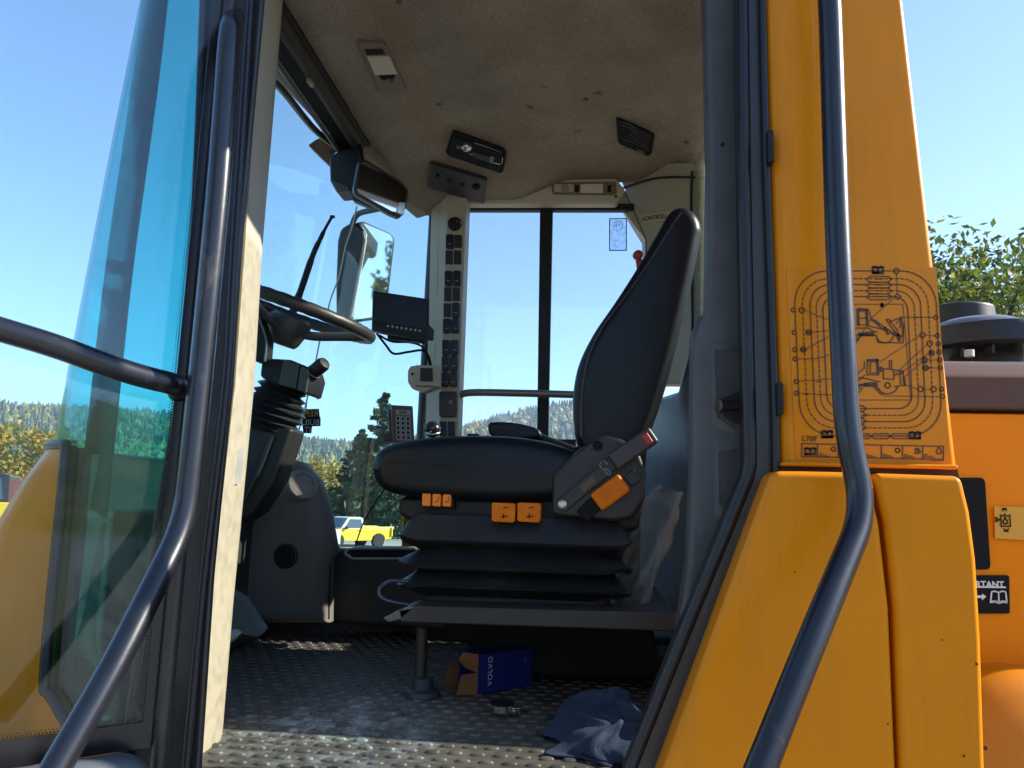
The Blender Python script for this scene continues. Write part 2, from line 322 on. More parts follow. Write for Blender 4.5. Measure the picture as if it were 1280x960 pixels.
# far woods on the slopes: one mass
def far_woods():
    rnd = random.Random(3); grp = {0: ([], []), 1: ([], []), 2: ([], [])}
    def blob(c, r, h, kind):
        vs_, fs = grp[kind]; k = len(vs_); c = V(c)
        if kind == 0:
            ns = 6; tiers = ((0, 1), (.35, .62), (.36, .8), (.68, .3), (.69, .42), (1, .03)); o = rnd.random()*6
            for tz, tr_ in tiers:
                for i in range(ns): a = o+6.283*i/ns; q = tr_*r*(.75+.5*rnd.random()); vs_.append(c+V((math.cos(a)*q, math.sin(a)*q, tz*h+rnd.gauss(0, .02*h))))
            for j in range(len(tiers)-1):
                for i in range(ns): q = (i+1) % ns; fs.append((k+j*ns+i, k+j*ns+q, k+(j+1)*ns+q, k+(j+1)*ns+i))
        else:
            ns = 7; prof = ((.02, .35), (.25, .85), (.5, 1.05), (.75, .8), (.93, .42), (1, .06)); o = rnd.random()*6
            for tz, tr_ in prof:
                for i in range(ns): a = o+6.283*i/ns; q = tr_*r*(.62+.6*rnd.random()); vs_.append(c+V((math.cos(a)*q, math.sin(a)*q, tz*h+rnd.gauss(0, .05*h))))
            for j in range(len(prof)-1):
                for i in range(ns): q = (i+1) % ns; fs.append((k+j*ns+i, k+j*ns+q, k+(j+1)*ns+q, k+(j+1)*ns+i))
    for i in range(30000):
        a = R(-48+86*rnd.random()); u = rnd.random(); d = 130+1900*u**1.6
        x, y = d*math.sin(a), d*math.cos(a); pat = math.sin(x*.021+1)+math.sin(y*.017)+math.sin((x+y)*.011)
        if d < 420 and pat > .7: continue                     # meadows between the woods
        if d < 600 and 1.1 < pat < 1.4: continue
        s = (.55+.45*rnd.random())*(1 if d < 500 else 1.15)
        mixp = .34 if d < 700 else .72
        if rnd.random() < mixp + .25*math.sin(x*.01+y*.013): blob((x, y, hgt(x, y)-.5), 2.6*s, 12*s, 0)
        else: blob((x, y, hgt(x, y)-.5), 4.2*s, 8.5*s, 1 if rnd.random() < .72 else 2)
    for i in range(1500):                                      # bushes and birches on the near slope
        a = R(-46+56*rnd.random()); d = 75+110*rnd.random(); x, y = d*math.sin(a), d*math.cos(a); s = .5+.5*rnd.random()
        blob((x, y, hgt(x, y)-.4), 2.4*s, 5.2*s, 1 if rnd.random() < .6 else 2)
    far_c = leafmat('far_spruce', [(.022, .045, .03), (.03, .06, .035), (.045, .075, .04)], 0)
    far_y = leafmat('far_autumn', [(.26, .20, .035), (.12, .14, .035), (.32, .22, .04), (.17, .17, .04), (.30, .16, .035), (.09, .12, .035)], 0)
    far_g = leafmat('far_green', [(.06, .10, .03), (.10, .13, .03), (.16, .17, .045)], 0)
    for kind, (m, nm, lb) in enumerate(((far_c, 'spruce_wood', 'dark spruce forest covering the far hillside'), (far_y, 'autumn_wood', 'yellow and rust autumn woods on the slope'), (far_g, 'green_wood', 'green broadleaf woods across the valley'))):
        mesh(nm, *grp[kind], m, smooth=False, kind='stuff', label=lb, cat='forest')
far_woods()

def onground(px, py_base, d):      # a spot at distance d in the direction of a photo column
    q = ray(px, py_base); q = V((q.x, q.y, 0)).normalized()*d; return V((q.x, q.y, hgt(q.x, q.y)))
spruce('spruce_tree', onground(474, 640, 58), 10.4, 4.0, 'tall dark spruce rising behind the yellow pickup', 4, 6000)
spruce('spruce_tree', onground(447, 640, 63), 8.3, 3.4, 'shorter dark spruce left of the tallest spruce behind the pickup', 5, 4200)
spruce('spruce_tree', onground(510, 660, 52), 4.6, 2.2, 'small dark spruce just right of the pickup bed', 6, 1800)
leafy('birch_tree', onground(411, 640, 78), 7.2, 2.7, L_YEL, 'golden birch in front of the pale dash hump', nleaf=2600, ls=.17, seed=8)
leafy('birch_tree', onground(376, 640, 82), 8.2, 2.6, L_YEL, 'yellow autumn birch beside the steering column', nleaf=2400, ls=.18, seed=9)
leafy('birch_tree', onground(421, 640, 60), 3.2, 1.7, L_GRN, 'low green bush tree under the golden birch', nleaf=1800, ls=.13, seed=10, zlow=.08)
leafy('birch_tree', onground(36, 620, 60), 6.2, 2.8, L_YEL, 'bright yellow birch at the far left above the parked truck', nleaf=2600, ls=.16, seed=11)
leafy('birch_tree', onground(6, 620, 70), 7.6, 3.2, L_GRN, 'green tree at the left edge behind the yellow birch', nleaf=2400, ls=.18, seed=12)
leafy('linden_tree', PY(1268, 600, 13.0)*V((1, 1, 0)), 6.3, 2.6, L_LIND, 'leafy green tree with yellowing leaves behind the engine hood', nleaf=26000, ls=.062, seed=21, clumps=72)
leafy('linden_tree', V((-5.5, -9.0, 0)), 9.5, 3.2, L_LIND, 'green tree behind the camera mirrored in the corner glass', nleaf=5000, ls=.13, seed=22, clumps=40)

leafy('maple_tree', V((12.5, 2.9, 0)), 7.0, 2.4, L_GRN, 'green tree behind the machine reflected in the outside mirror', nleaf=14000, ls=.11, seed=23, clumps=40)
# far houses
def house(px, py, d, w_, h_, wallc, roofc, label, rot):
    p = onground(px, py, d); root = empty('house', p, label, 'house', 'far houses in the valley'); q = Matrix.Rotation(rot, 3, 'Z')
    wm = mat('wall_'+label[:6], wallc, .8, 0, .15, .5); rm = mat('roof_'+label[:6], roofc, .8, 0, .2, .8)
    W, D = w_/2, w_*.35
    vv = [(-W, -D, -1), (W, -D, -1), (W, D, -1), (-W, D, -1), (-W, -D, h_), (W, -D, h_), (W, D, h_), (-W, D, h_), (-W, 0, h_*1.5), (W, 0, h_*1.5)]
    mesh('wall', [p+q@V(a) for a in vv], [(0, 1, 5, 4), (1, 2, 6, 9, 5), (2, 3, 7, 6), (3, 0, 4, 8, 7), (0, 3, 2, 1)], wm, root)
    o = .5; rr = [(-W-o, -D-o, h_-.25), (W+o, -D-o, h_-.25), (W+o, 0, h_*1.52+.15), (-W-o, 0, h_*1.52+.15), (-W-o, D+o, h_-.25), (W+o, D+o, h_-.25)]
    v = [p+q@V(a) for a in rr]; mesh('roof', v, [(0, 1, 2, 3), (3, 2, 5, 4)], rm, root)
    for i in range(3):
        x = -W+w_*(i+.5)/3; box('window', p+q@V((x, -D-.03, h_*.55)), (w_*.13, .08, h_*.35), SOFT, root, 0, q)
house(405, 560, 330, 14, 5, (.5, .52, .52), (.12, .14, .18), 'pale house with slate roof in the valley left of the tall spruce', .5)
house(425, 560, 350, 18, 5, (.6, .6, .58), (.10, .12, .15), 'long white house with dark roof in the valley near the spruce', -.3)
house(172, 545, 85, 15, 4.2, (.30, .06, .04), (.28, .07, .06), 'red barn with red roof seen through the tinted corner glass', .3)

# ================================================================== WHEEL LOADER: cab shell
LO = empty('wheel_loader', (0, 1.9, 0), 'yellow wheel loader with its cab door swung open', 'wheel loader')
FZ = 1.77                                      # cab floor height
# --- floor mat with raised oval studs
def mat_material():
    m = mat('floor_mat', (.080, .073, .062), .55, 0, .35, 7, .25, 260); t = m.node_tree; b = t.nodes['Principled BSDF']
    old = b.inputs['Base Color'].links[0].from_socket
    tc = t.nodes['Texture Coordinate'] if 'Texture Coordinate' in t.nodes else t.nodes.new('ShaderNodeTexCoord')
    def scuff_and_sun(scale, lo, hi, loc, rad, col, prev):
        n = t.nodes.new('ShaderNodeTexNoise'); n.inputs['Scale'].default_value = scale; n.inputs['Detail'].default_value = 9; n.inputs['Roughness'].default_value = .7
        t.links.new(tc.outputs['Object'], n.inputs[0])
        mr = t.nodes.new('ShaderNodeMapRange'); mr.inputs[1].default_value = lo; mr.inputs[2].default_value = hi; t.links.new(n.outputs[0], mr.inputs[0])
        ds = t.nodes.new('ShaderNodeVectorMath'); ds.operation = 'DISTANCE'; ds.inputs[1].default_value = loc; t.links.new(tc.outputs['Object'], ds.inputs[0])
        m2 = t.nodes.new('ShaderNodeMapRange'); m2.inputs[1].default_value = rad; m2.inputs[2].default_value = rad*.15; t.links.new(ds.outputs['Value'], m2.inputs[0])
        mu = t.nodes.new('ShaderNodeMath'); mu.operation = 'MULTIPLY'; t.links.new(mr.outputs[0], mu.inputs[0]); t.links.new(m2.outputs[0], mu.inputs[1])
        mx = t.nodes.new('ShaderNodeMix'); mx.data_type = 'RGBA'; t.links.new(mu.outputs[0], mx.inputs[0]); t.links.new(prev, mx.inputs[6]); mx.inputs[7].default_value = (*col, 1)
        return mx.outputs[2]
    c = scuff_and_sun(24, .46, .62, (-.46, 1.52, FZ), .30, (.36, .42, .44), old)
    c = scuff_and_sun(9, .42, .66, (-.05, 1.66, FZ), .55, (.17, .145, .10), c)  # dusty tan patch painted where the sunlit strip crosses the mat
    c = scuff_and_sun(40, .5, .7, (-.5, 1.75, FZ), .7, (.15, .15, .14), c)
    t.links.new(c, b.inputs['Base Color']); return m
FM = mat_material()
ground_pts = [(-.64, 1.20), (.36, 1.20), (.36, 2.62), (-.60, 2.66), (-1.05, 2.45), (-1.10, 1.6)]
fl = mesh('floor_mat', *slab([(x, y, FZ) for x, y in ground_pts], (0, 0, -.05)), FM, LO)
sv, sf = [], []
def stud(cx, cy, a):
    k = len(sv); rx_, ry_ = .0135, .0085; ca, sa = math.cos(a), math.sin(a)
    for rr, z in ((1, .0005), (.8, .0035), (.4, .0045)):
        for i in range(8):
            t = 6.283*i/8; x, y = rx_*rr*math.cos(t), ry_*rr*math.sin(t); sv.append((cx+x*ca-y*sa, cy+x*sa+y*ca, FZ+z))
    for j in range(2):
        for i in range(8): q = (i+1) % 8; sf.append((k+j*8+i, k+j*8+q, k+(j+1)*8+q, k+(j+1)*8+i))
    sf.append(tuple(k+16+i for i in range(8)))
for i in range(52):
    for j in range(44):
        x = -1.05+i*.040+(.020 if j % 2 else 0); y = 1.22+j*.038
        if x < .34 and y < 2.6: stud(x, y, .15)
mesh('mat_stud', sv, sf, FM, fl, smooth=True, kind='stuff')

# --- headliner
def H(x, y):
    z = 3.372 + .028*sm(-.54, -.47, x)*sm(2.42, 2.28, y)*sm(.27, .20, x) - .012*sm(2.42, 2.64, y) - .078*sm(2.20, 2.58, y)*sm(-.05, -.30, x) - .062*sm(-.46, -.70, x)
    z -= .012*math.exp(-((x+.515)/.018)**2)*sm(2.35, 2.1, y)*-1
    return z
FAB = mat('headliner_fabric', (.33, .275, .215), .95, 0, .5, 4, .9, 160, spec=.15, col2=(.225, .18, .135))
def fabric_fix():
    t = FAB.node_tree; b = t.nodes['Principled BSDF']; prev = b.inputs['Base Color'].links[0].from_socket
    tc = [n for n in t.nodes if n.type == 'TEX_COORD'][0]
    mp = t.nodes.new('ShaderNodeMapping'); mp.inputs['Scale'].default_value = (90, 420, 200); mp.inputs['Rotation'].default_value = (0, 0, .12); t.links.new(tc.outputs['Object'], mp.inputs[0])
    n = t.nodes.new('ShaderNodeTexNoise'); n.inputs['Scale'].default_value = 1; n.inputs['Detail'].default_value = 4; t.links.new(mp.outputs[0], n.inputs[0])
    mr = t.nodes.new('ShaderNodeMapRange'); mr.inputs[1].default_value = .3; mr.inputs[2].default_value = .7; mr.inputs[3].default_value = .72; mr.inputs[4].default_value = 1.25; t.links.new(n.outputs[0], mr.inputs[0])
    n2 = t.nodes.new('ShaderNodeTexNoise'); n2.inputs['Scale'].default_value = 14; n2.inputs['Detail'].default_value = 2; t.links.new(tc.outputs['Object'], n2.inputs[0])
    m2 = t.nodes.new('ShaderNodeMapRange'); m2.inputs[1].default_value = .22; m2.inputs[2].default_value = .30; m2.inputs[3].default_value = .45; m2.inputs[4].default_value = 1; t.links.new(n2.outputs[0], m2.inputs[0])
    mu = t.nodes.new('ShaderNodeMath'); mu.operation = 'MULTIPLY'; t.links.new(mr.outputs[0], mu.inputs[0]); t.links.new(m2.outputs[0], mu.inputs[1])
    mx = t.nodes.new('ShaderNodeMix'); mx.data_type = 'RGBA'; mx.blend_type = 'MULTIPLY'; mx.inputs[0].default_value = 1; t.links.new(prev, mx.inputs[6]); t.links.new(mu.outputs[0], mx.inputs[7]); t.links.new(mx.outputs[2], b.inputs['Base Color'])
fabric_fix()
nx, ny = 90, 90; hv, hf = [], []
for j in range(ny+1):
    for i in range(nx+1):
        y = 1.24+(2.64-1.24)*j/ny; x0 = -.705 + .10*sm(2.25, 2.64, y)**2; x1 = .43; x = x0+(x1-x0)*i/nx
        hv.append((x, y, H(x, y)+.0015*math.sin(x*41+y*17)*math.sin(y*37-x*11)))
for j in range(ny):
    for i in range(nx): a = j*(nx+1)+i; hf.append((a, a+nx+1, a+nx+2, a+1))
hl = mesh('headliner', hv, hf, FAB, LO, smooth=True, auto=180)
def PH(x, y, off=0):                            # photo pixel -> spot on the headliner
    d = ray(x, y); t = 1.0
    for _ in range(60):
        p = CAM+d*t; z = H(p.x, p.y)-off; t += (z-p.z)/d.z*.7
    return CAM+d*t
for q in ((548, 130), (732, 124), (858, 178), (498, 2)):
    p = PH(*q); mesh('trim_button', *lathe(p+V((0, 0, .002)), (0, 0, -1), [(.009, 0), (.009, .003), (.006, .005), (0, .0055)], 14), mat('trim_button', (.10, .075, .055), .7), hl, smooth=True)
mesh('roof', *slab([(-.90, 1.10, 3.44), (.50, 1.10, 3.44), (.50, 2.74, 3.44), (-.60, 2.78, 3.44), (-.92, 2.45, 3.44), (-.98, 1.95, 3.44), (-.92, 1.45, 3.44)], (0, 0, .12)), DARK, LO, bevel=.03, seg=3)
mesh('roof_header', *slab([(-.75, 1.16, 3.30), (.40, 1.16, 3.30), (.40, 1.25, 3.30), (-.75, 1.25, 3.30)], (0, 0, .12)), DARK, LO, bevel=.008)

# --- beige header over the side window, with its trim
plate('window_header', [(583, 226), (770, 222), (782, 238), (770, 254), (583, 254.5)], 2.60, .05, CREAM, LO, bevel=.008)
# --- right wall below the window, right-front corner console
mesh('side_wall', *slab([(-.60, 2.60, FZ-.02), (.36, 2.60, FZ-.02), (.36, 2.60, 2.405), (-.60, 2.60, 2.405)], (0, .09, 0)), CONS, LO, bevel=.01)
mesh('outer_wall', *slab([(-.66, 2.70, 1.2), (.45, 2.70, 1.2), (.45, 2.70, 2.39), (-.66, 2.70, 2.39)], (0, .05, 0)), YEL, LO, bevel=.01)
cc = plate('corner_console', [(412, 697), (425, 686), (560, 687), (560, 790), (412, 778)], 2.42, .22, CONS, LO, bevel=.015)
mesh('pocket_rim', *tubemesh(smoothpath([PY(x, y, 2.412) for x, y in ((520, 698), (440, 698), (431, 692), (433, 687), (445, 685), (520, 685))], 5, .012), .004, 8), mat('rim_grey', (.4, .4, .38), .3), cc, smooth=True)
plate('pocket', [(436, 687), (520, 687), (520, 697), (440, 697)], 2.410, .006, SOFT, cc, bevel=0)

# --- right-hand window frame, panes, mullion
WY = 2.665
wf = plate('window_frame', [(578, 254), (800, 254), (800, 262.5), (578, 262.5)], WY-.012, .03, BLACK, LO, bevel=.003)
plate('mullion', [(675, 255), (691, 255), (685, 556), (671, 556)], WY-.014, .034, BLACK, wf, bevel=.003)
plate('window_sill', [(560, 549), (720, 549), (720, 560), (560, 560)], WY-.03, .05, BLACK, wf, bevel=.003)
pv = lambda a: [PY(x, y, WY) for x, y in a]
mesh('side_window_pane', *slab(pv([(570, 256), (681, 256), (677, 556), (562, 556)]), (0, .005, 0)), PANE, LO)
mesh('side_window_pane', *slab(pv([(682, 256), (830, 256), (826, 556), (678, 556)]), (0, .005, 0)), PANE, LO)
# sticker on the pane: white film, black outline, sketch lines
stk = mesh('window_sticker', *slab([PY(x, y, WY-.004) for x, y in ((761.5, 273), (783.5, 272.5), (783.5, 313.5), (761.5, 313.5))], (0, .0015, 0)), glass('sticker_film', (.9, .95, 1), .10, .6), LO, label='small black-outlined instruction sticker on the window')
s2 = lambda pts: [PY(x, y, WY-.006) for x, y in pts]
mesh('print', *ribbon([s2([(762, 273.5), (783, 273), (783, 313), (762, 313), (762, 273.5)])], .0034, (0, -1, 0)), SOFT, stk)
mesh('sketch', *ribbon([s2(p) for p in ([(768, 278), (774, 276), (778, 278), (778, 286), (772, 289), (767, 287), (768, 278)], [(771, 277), (771, 288)], [(768, 282), (779, 281)], [(774, 276), (775, 287)], [(776, 284), (779, 286)],
     [(769, 302), (768, 306), (771, 310)], [(769, 302), (773, 300)], [(778, 304), (780, 303)])], .0014, (0, -1, 0)), mat('sketch_grey', (.25, .3, .33), .6), stk, kind='stuff')
# grab bar across the window
tube('window_bar', [PY(574, 497, 2.60), PY(586, 491, 2.57), PY(650, 491.5, 2.56), PY(740, 494, 2.56), PY(790, 496, 2.60)], .0125, mat('bar_paint', (.22, .20, .18), .35, .3), LO, n=8)

# --- rear right corner: chamfered panel, bright reveal, sticker, hammer
c0, c1 = V((.135, 2.665, 0)), V((.315, 2.43, 0)); cn = (c1-c0).cross(V((0, 0, 1))).normalized()
PC = lambda x, y: PP(x, y, c0, cn)
cpx = [(774, 222), (800, 208), (828, 203), (880, 203), (880, 300), (880, 480), (806, 480), (808, 300)]
cp = mesh('corner_panel', *slab([PC(x, y) for x, y in cpx], V((.05, .06, 0))), BEI, LO, bevel=.006)
cb = mat('seam_black', (.01, .01, .01), .8)
mesh('panel_seam', *tubemesh(smoothpath([PC(x, y)-V((.004, .004, 0)) for x, y in ((779, 236), (806, 227), (829, 222.5), (869, 222.5))], 4), .004, 8), cb, cp, smooth=True)
mesh('panel_seam', *tubemesh(smoothpath([PC(x, y)-V((.006, .006, 0)) for x, y in ((867, 215), (866, 250), (867, 320), (868, 420))], 4), .0045, 8), cb, cp, smooth=True)
rv = [PC(779, 238), PC(806.5, 299), PC(806.5, 480)]
rq = [PY(770, 252, 2.70), PY(802.5, 305, 2.70), PY(802.5, 480, 2.70)]
mesh('window_reveal', rv+rq+[p+V((.03, .02, 0)) for p in rv+rq], [(0, 1, 4, 3), (1, 2, 5, 4), (6, 7, 10, 9), (7, 8, 11, 10), (0, 1, 7, 6), (1, 2, 8, 7), (3, 4, 10, 9), (4, 5, 11, 10)], CREAM, LO)
kl = mesh('inspection_sticker', *slab([PC(x, y)-V((.002, .002, 0)) for x, y in ((801.5, 270), (858, 261), (859, 271), (803, 279.5))], V((.0012, .0012, 0))), mat('sticker_cream', (.62, .52, .34), .6), cp, label='cream sticker lettered KONTROLL on the corner panel')
a, b = PC(803.5, 277.6)-V((.004, .004, 0)), PC(857, 269)-V((.004, .004, 0))
text('lettering', 'KONTROLL', a, b-a, (0, 0, 1), .0245, SOFT, kl)
hm = empty('emergency_hammer', PY(797, 330, 2.60), 'red emergency hammer by the rear window edge', 'hammer')
mesh('head', *lathe(PY(798, 318, 2.61), PY(795, 321, 2.56)-PY(798, 318, 2.61), [(.013, -.004), (.016, .0), (.016, .03), (.012, .036), (0, .037)], 18), mat('red_plastic', (.45, .025, .02), .4), hm, smooth=True)
cyl('handle', PY(798, 322, 2.61), PY(802, 352, 2.62), .011, MATS['red_plastic'], hm, bevel=.003)
# --- rear window and rear wall
mesh('rear_window_pane', *slab([(.325, 2.42, 2.0), (.42, 1.35, 2.0), (.42, 1.35, 3.33), (.325, 2.42, 3.33)], (.006, 0, 0)), glass('rear_pane', (.93, .96, .93), .10, 1, (.8, .85, .7)), LO)
mesh('rear_wall', *slab([(.36, 2.62, FZ-.05), (.46, 1.25, FZ-.05), (.46, 1.25, 1.99), (.36, 2.62, 1.99)], (.06, 0, 0)), GREY, LO)  # unseen wall, top kept low so sun reaches the mat and seat boot
# grey moulded locker wall behind the seat
lk = mesh('rear_locker', *slab([PY(*q) for q in ((795, 800, 2.38), (800, 640, 2.38), (812, 500, 2.38), (846, 489, 2.16), (858, 440, 2.08), (882, 400, 1.98), (886, 800, 1.98))], (.12, .04, 0)), LGREY, LO, bevel=.015, seg=4)
mesh('locker_lip', *slab([PY(*q) for q in ((848, 497, 2.13), (855, 460, 2.08), (866, 425, 2.02), (880, 404, 1.97), (884, 640, 1.97), (864, 640, 2.06))], (.05, .02, 0)), LGREY, lk, bevel=.008, seg=3)

# ------------------------------------------------------------------ windscreen: wraps round the front of the cab
def plan(a_, t, n=3.8, y0=1.955, b_=.735):      # t -1..1 from the left post to the right post
    ph = t*math.pi/2; c, s = math.cos(ph), math.sin(ph)
    return V((-.60 + .06*min(0, -t)*-1*0 + (.0 if t < 0 else .05*t) - a_*max(c, 0)**(2/n), y0+b_*math.copysign(abs(s)**(2/n), s), 0))
def solve_a(target):
    lo, hi = .1, 1.2
    for _ in range(40):
        m = (lo+hi)/2; r_ = min(plan(m, t/60).x/plan(m, t/60).y for t in range(-60, 61)); lo, hi = (m, hi) if r_ > target else (lo, m)
    return lo
A_SIL = [(3.45, -.672), (3.28, -.684), (2.83, -.713), (2.487, -.733), (2.28, -.744), (1.9, -.752), (1.2, -.76)]
A_TAB = [(z, solve_a(r_)) for z, r_ in A_SIL]
def aofz(z, tab=A_TAB):
    for (z1, a1), (z0, a0) in zip(tab, tab[1:]):
        if z >= z0: return a0+(a1-a0)*(z-z0)/(z1-z0)
    return tab[-1][1]
def shell(t, z, off=0):
    p = plan(aofz(z), t); q = plan(aofz(z), min(1, t+.01))-plan(aofz(z), max(-1, t-.01)); n = V((-q.y, q.x, 0)).normalized()
    p = p+n*off; return V((p.x, p.y, z))
TB = min((abs((CAM+(shell(t/400, 2.05)-CAM)).x/shell(t/400, 2.05).y-(ray(70, 690).x/ray(70, 690).y)), t/400) for t in range(-400, -100) if shell(t/400, 2.05).y < 1.5)[1]
def zlow(t):                                     # lower edge of the glass along the wrap
    return 2.285 - (2.285-1.825)*(sm(TB+.006, TB-.05, t)*.88+.12*sm(TB-.05, TB-.16, t)) - (2.285-2.03)*sm(.55, .72, t)
def grid_shell(name, t0, t1, m, zt, zb, off, thick, nt=80, nz=26, **kw):
    rings = []
    vs_, fs = [], []
    for lay in (off, off-thick):
        for j in range(nz+1):
            for i in range(nt+1):
                t = t0+(t1-t0)*i/nt; z = zt+(zb(t)-zt)*j/nz; vs_.append(shell(t, z, lay))
    W = nt+1; L = W*(nz+1)
    for lay in (0, 1):
        for j in range(nz):
            for i in range(nt): a = lay*L+j*W+i; fs.append((a, a+1, a+W+1, a+W))
    for i in range(nt):
        for j in (0, nz): a = j*W+i; fs.append((a, a+1, a+1+L, a+L))
    for j in range(nz):
        for i in (0, nt): a = j*W+i; fs.append((a, a+W, a+W+L, a+L))
    return mesh(name, vs_, fs, m, LO, smooth=True, auto=60, **kw)
TSPL = min((plan(A_TAB[3][1], t/100).x/plan(A_TAB[3][1], t/100).y, t/100) for t in range(-100, 101))[1] + .04
grid_shell('corner_pane', -.984, TSPL, TEAL, 3.42, zlow, 0, .006, nt=140)
grid_shell('windscreen_pane', TSPL+.004, 1.0, WIND, 3.42, zlow, 0, .006, nt=90)
# yellow nose under the glass: swells forward below the glass line
NOSE = [(2.285, .0), (2.22, .034), (2.145, .062), (2.03, .085), (1.8, .10), (1.3, .10)]
def nofz(z):
    for (z1, a1), (z0, a0) in zip(NOSE, NOSE[1:]):
        if z >= z0: return a0+(a1-a0)*(z-z0)/(z1-z0)
    return .10
def nose():
    ntt, nz = 300, 40; vs_, fs = [], []
    for j in range(nz+1):
        for i in range(ntt+1):
            t = -.984+1.984*i/ntt; zt = zlow(t); z = zt+(1.15-zt)*(j/nz)**1.4; s = nofz(z)*sm(TB-.02, TB+.10, t)*sm(1.0, .75, t)*(1 if t < .5 else .5)
            vs_.append(shell(t, z, .006+s))
    for j in range(nz):
        for i in range(ntt): a = j*(ntt+1)+i; fs.append((a, a+1, a+ntt+2, a+ntt+1))
    o = mesh('nose_panel', vs_, fs, YEL, LO, smooth=True, auto=60); s = o.modifiers.new('solid', 'SOLIDIFY'); s.thickness = .02; s.offset = -1
nose()
grid_shell('nose_lining', -.984, 1.0, CONS, FZ-.04, lambda t: zlow(t)-.004, -.03, .01, nt=90, nz=8)
tube('glass_seal', [shell(-.984+1.984*i/400, zlow(-.984+1.984*i/400), .008) for i in range(401)], .009, RUB, LO, raw=True, seg=8)
tube('glass_seal', [shell(.992, z, -.004) for z in (3.4, 3.0, 2.6, 2.3, 2.04)], .022, RUB, LO, n=4, seg=10)
# dark inner post behind the corner glass
tube('corner_post', [PY(198, -40, 1.56), PY(182, 100, 1.56), PY(150, 330, 1.56), PY(131, 500, 1.54), PY(112, 680, 1.52), PY(100, 800, 1.50), PY(118, 862, 1.46), PY(175, 885, 1.36)], .028, SOFT, LO, n=8)
# visor cassette along the top of the windscreen
vz = mesh('sun_blind', *slab([(-.775, 1.26, 3.262), (-.70, 1.26, 3.298), (-.70, 1.26, 3.36), (-.80, 1.26, 3.36)], (.0, .95, 0)), BLACK, LO, bevel=.006)
mesh('blind_roller', *tubemesh([V((-.725, 1.28, 3.285)), V((-.725, 1.7, 3.285)), V((-.725, 2.17, 3.285))], .021, 14), mat('roller_dark', (.03, .022, .018), .6), vz, smooth=True)
mesh('blind_rail', *tubemesh([V((-.778, 1.27, 3.256)), V((-.778, 2.2, 3.256))], .006, 8), mat('rail_grey', (.12, .12, .12), .35, .6), vz, smooth=True)
p = PY(387, 102, 1.80); box('blind_clip', PZ(388, 103, 3.262), (.012, .03, .012), mat('clip_tan', (.32, .28, .20), .5), vz, .002)
# header trim above the windscreen, right-hand front corner
mesh('front_header', *slab([(-.71, 2.18, 3.28), (-.60, 2.66, 3.25), (-.66, 2.70, 3.25), (-.80, 2.22, 3.28)], (0, 0, .08)), FAB, LO, bevel=.01)

# ------------------------------------------------------------------ left (front) door post
fp = plate('front_post', [(250, -60), (334, -60), (300, 310), (289, 480), (265, 720), (247, 990), (128, 990), (165, 880), (203, 650), (220, 480), (238, 250)], 1.205, .014, DARK, LO, bevel=.006)
# post lining, beige, seen from inside edge
ll = loft([[PY(314, -40, 1.221), PY(292, 310, 1.221), PY(281, 480, 1.221), PY(253, 720, 1.221), PY(229, 990, 1.221)],
           [PY(323, -40, 1.318), PY(301, 310, 1.318), PY(290, 480, 1.318), PY(262, 720, 1.318), PY(238, 990, 1.318)],
           [PY(331, -40, 1.312), PY(306, 310, 1.312), PY(294, 480, 1.312), PY(267, 720, 1.312), PY(243, 990, 1.312)],
           [PY(352, -40, 1.400), PY(324, 310, 1.400), PY(315, 480, 1.400), PY(289, 750, 1.400), PY(270, 990, 1.400)],
           [PY(357, -40, 1.440), PY(328, 310, 1.440), PY(318, 480, 1.440), PY(292, 750, 1.440), PY(272, 990, 1.440)],
           [PY(345, -40, 1.50), PY(318, 310, 1.50), PY(308, 480, 1.50), PY(284, 750, 1.50), PY(262, 990, 1.50)],
           [PY(300, -40, 1.50), PY(275, 310, 1.50), PY(266, 480, 1.50), PY(240, 750, 1.50), PY(220, 990, 1.50)]], caps=False, closed=False)
lin = mesh('post_lining', *ll, BEI, LO, smooth=True, auto=40)
mesh('post_sticker', *slab([PP(x, y, PY(300, 600, 1.375), V((.9, -.42, 0)).normalized()) + V((.006, -.004, 0)) for x, y in ((291.5, 562), (302.5, 561), (299.5, 604), (289, 606))], V((-.002, .001, 0))), mat('sticker_grey', (.30, .29, .26), .6), lin)
for i, (xs, r_, m) in enumerate((((313, 290, 280, 252, 227), .0075, RUB), ((252, 238, 222, 183, 146), .006, RUB))):
    tube('post_seal', [PY(x+3, y, 1.198) for x, y in zip(xs, (-40, 310, 480, 720, 990))], r_, m, fp, n=6, seg=10)
# right (rear) door post: seal, frame, lining
rp = plate('rear_post', [(927, -60), (955, -60), (974, 588), (962, 616), (828, 985), (779, 985), (922, 622), (938, 584)], 1.215, .10, DARK, LO, bevel=.006)
tube('post_seal', [PY(x, y, 1.218) for x, y in ((928, -60), (931, 200), (935, 420), (938, 560), (936, 590), (925, 622), (850, 805), (782, 975))], .010, RUB, rp, n=8, seg=12)
tube('post_seal', [PY(x, y, 1.206) for x, y in ((952, -60), (958, 200), (966, 420), (970, 575), (964, 606), (897, 790), (826, 985))], .006, RUB, rp, n=8, seg=12)
for yy, xx in ((182, 963.5), (498, 975.5)): plate('hinge_stop', [(xx-4, yy-21), (xx+3.5, yy-20), (xx+4.5, yy+20), (xx-3, yy+21)], 1.186, .03, BLACK, rp, bevel=.002)
rl = plate('rear_post_lining', [(880, -60), (930, -60), (940, 586), (926, 622), (868, 765), (846, 800), (860, 700), (866, 560), (868, 430), (884, 385), (886, 200)], 1.300, .06, GREY, LO, bevel=.012, seg=3)
plate('lining_step', [(864, 420), (872, 398), (884, 388), (892, 420), (893, 640), (870, 700), (862, 690)], 1.345, .035, GREY, rl, bevel=.008)
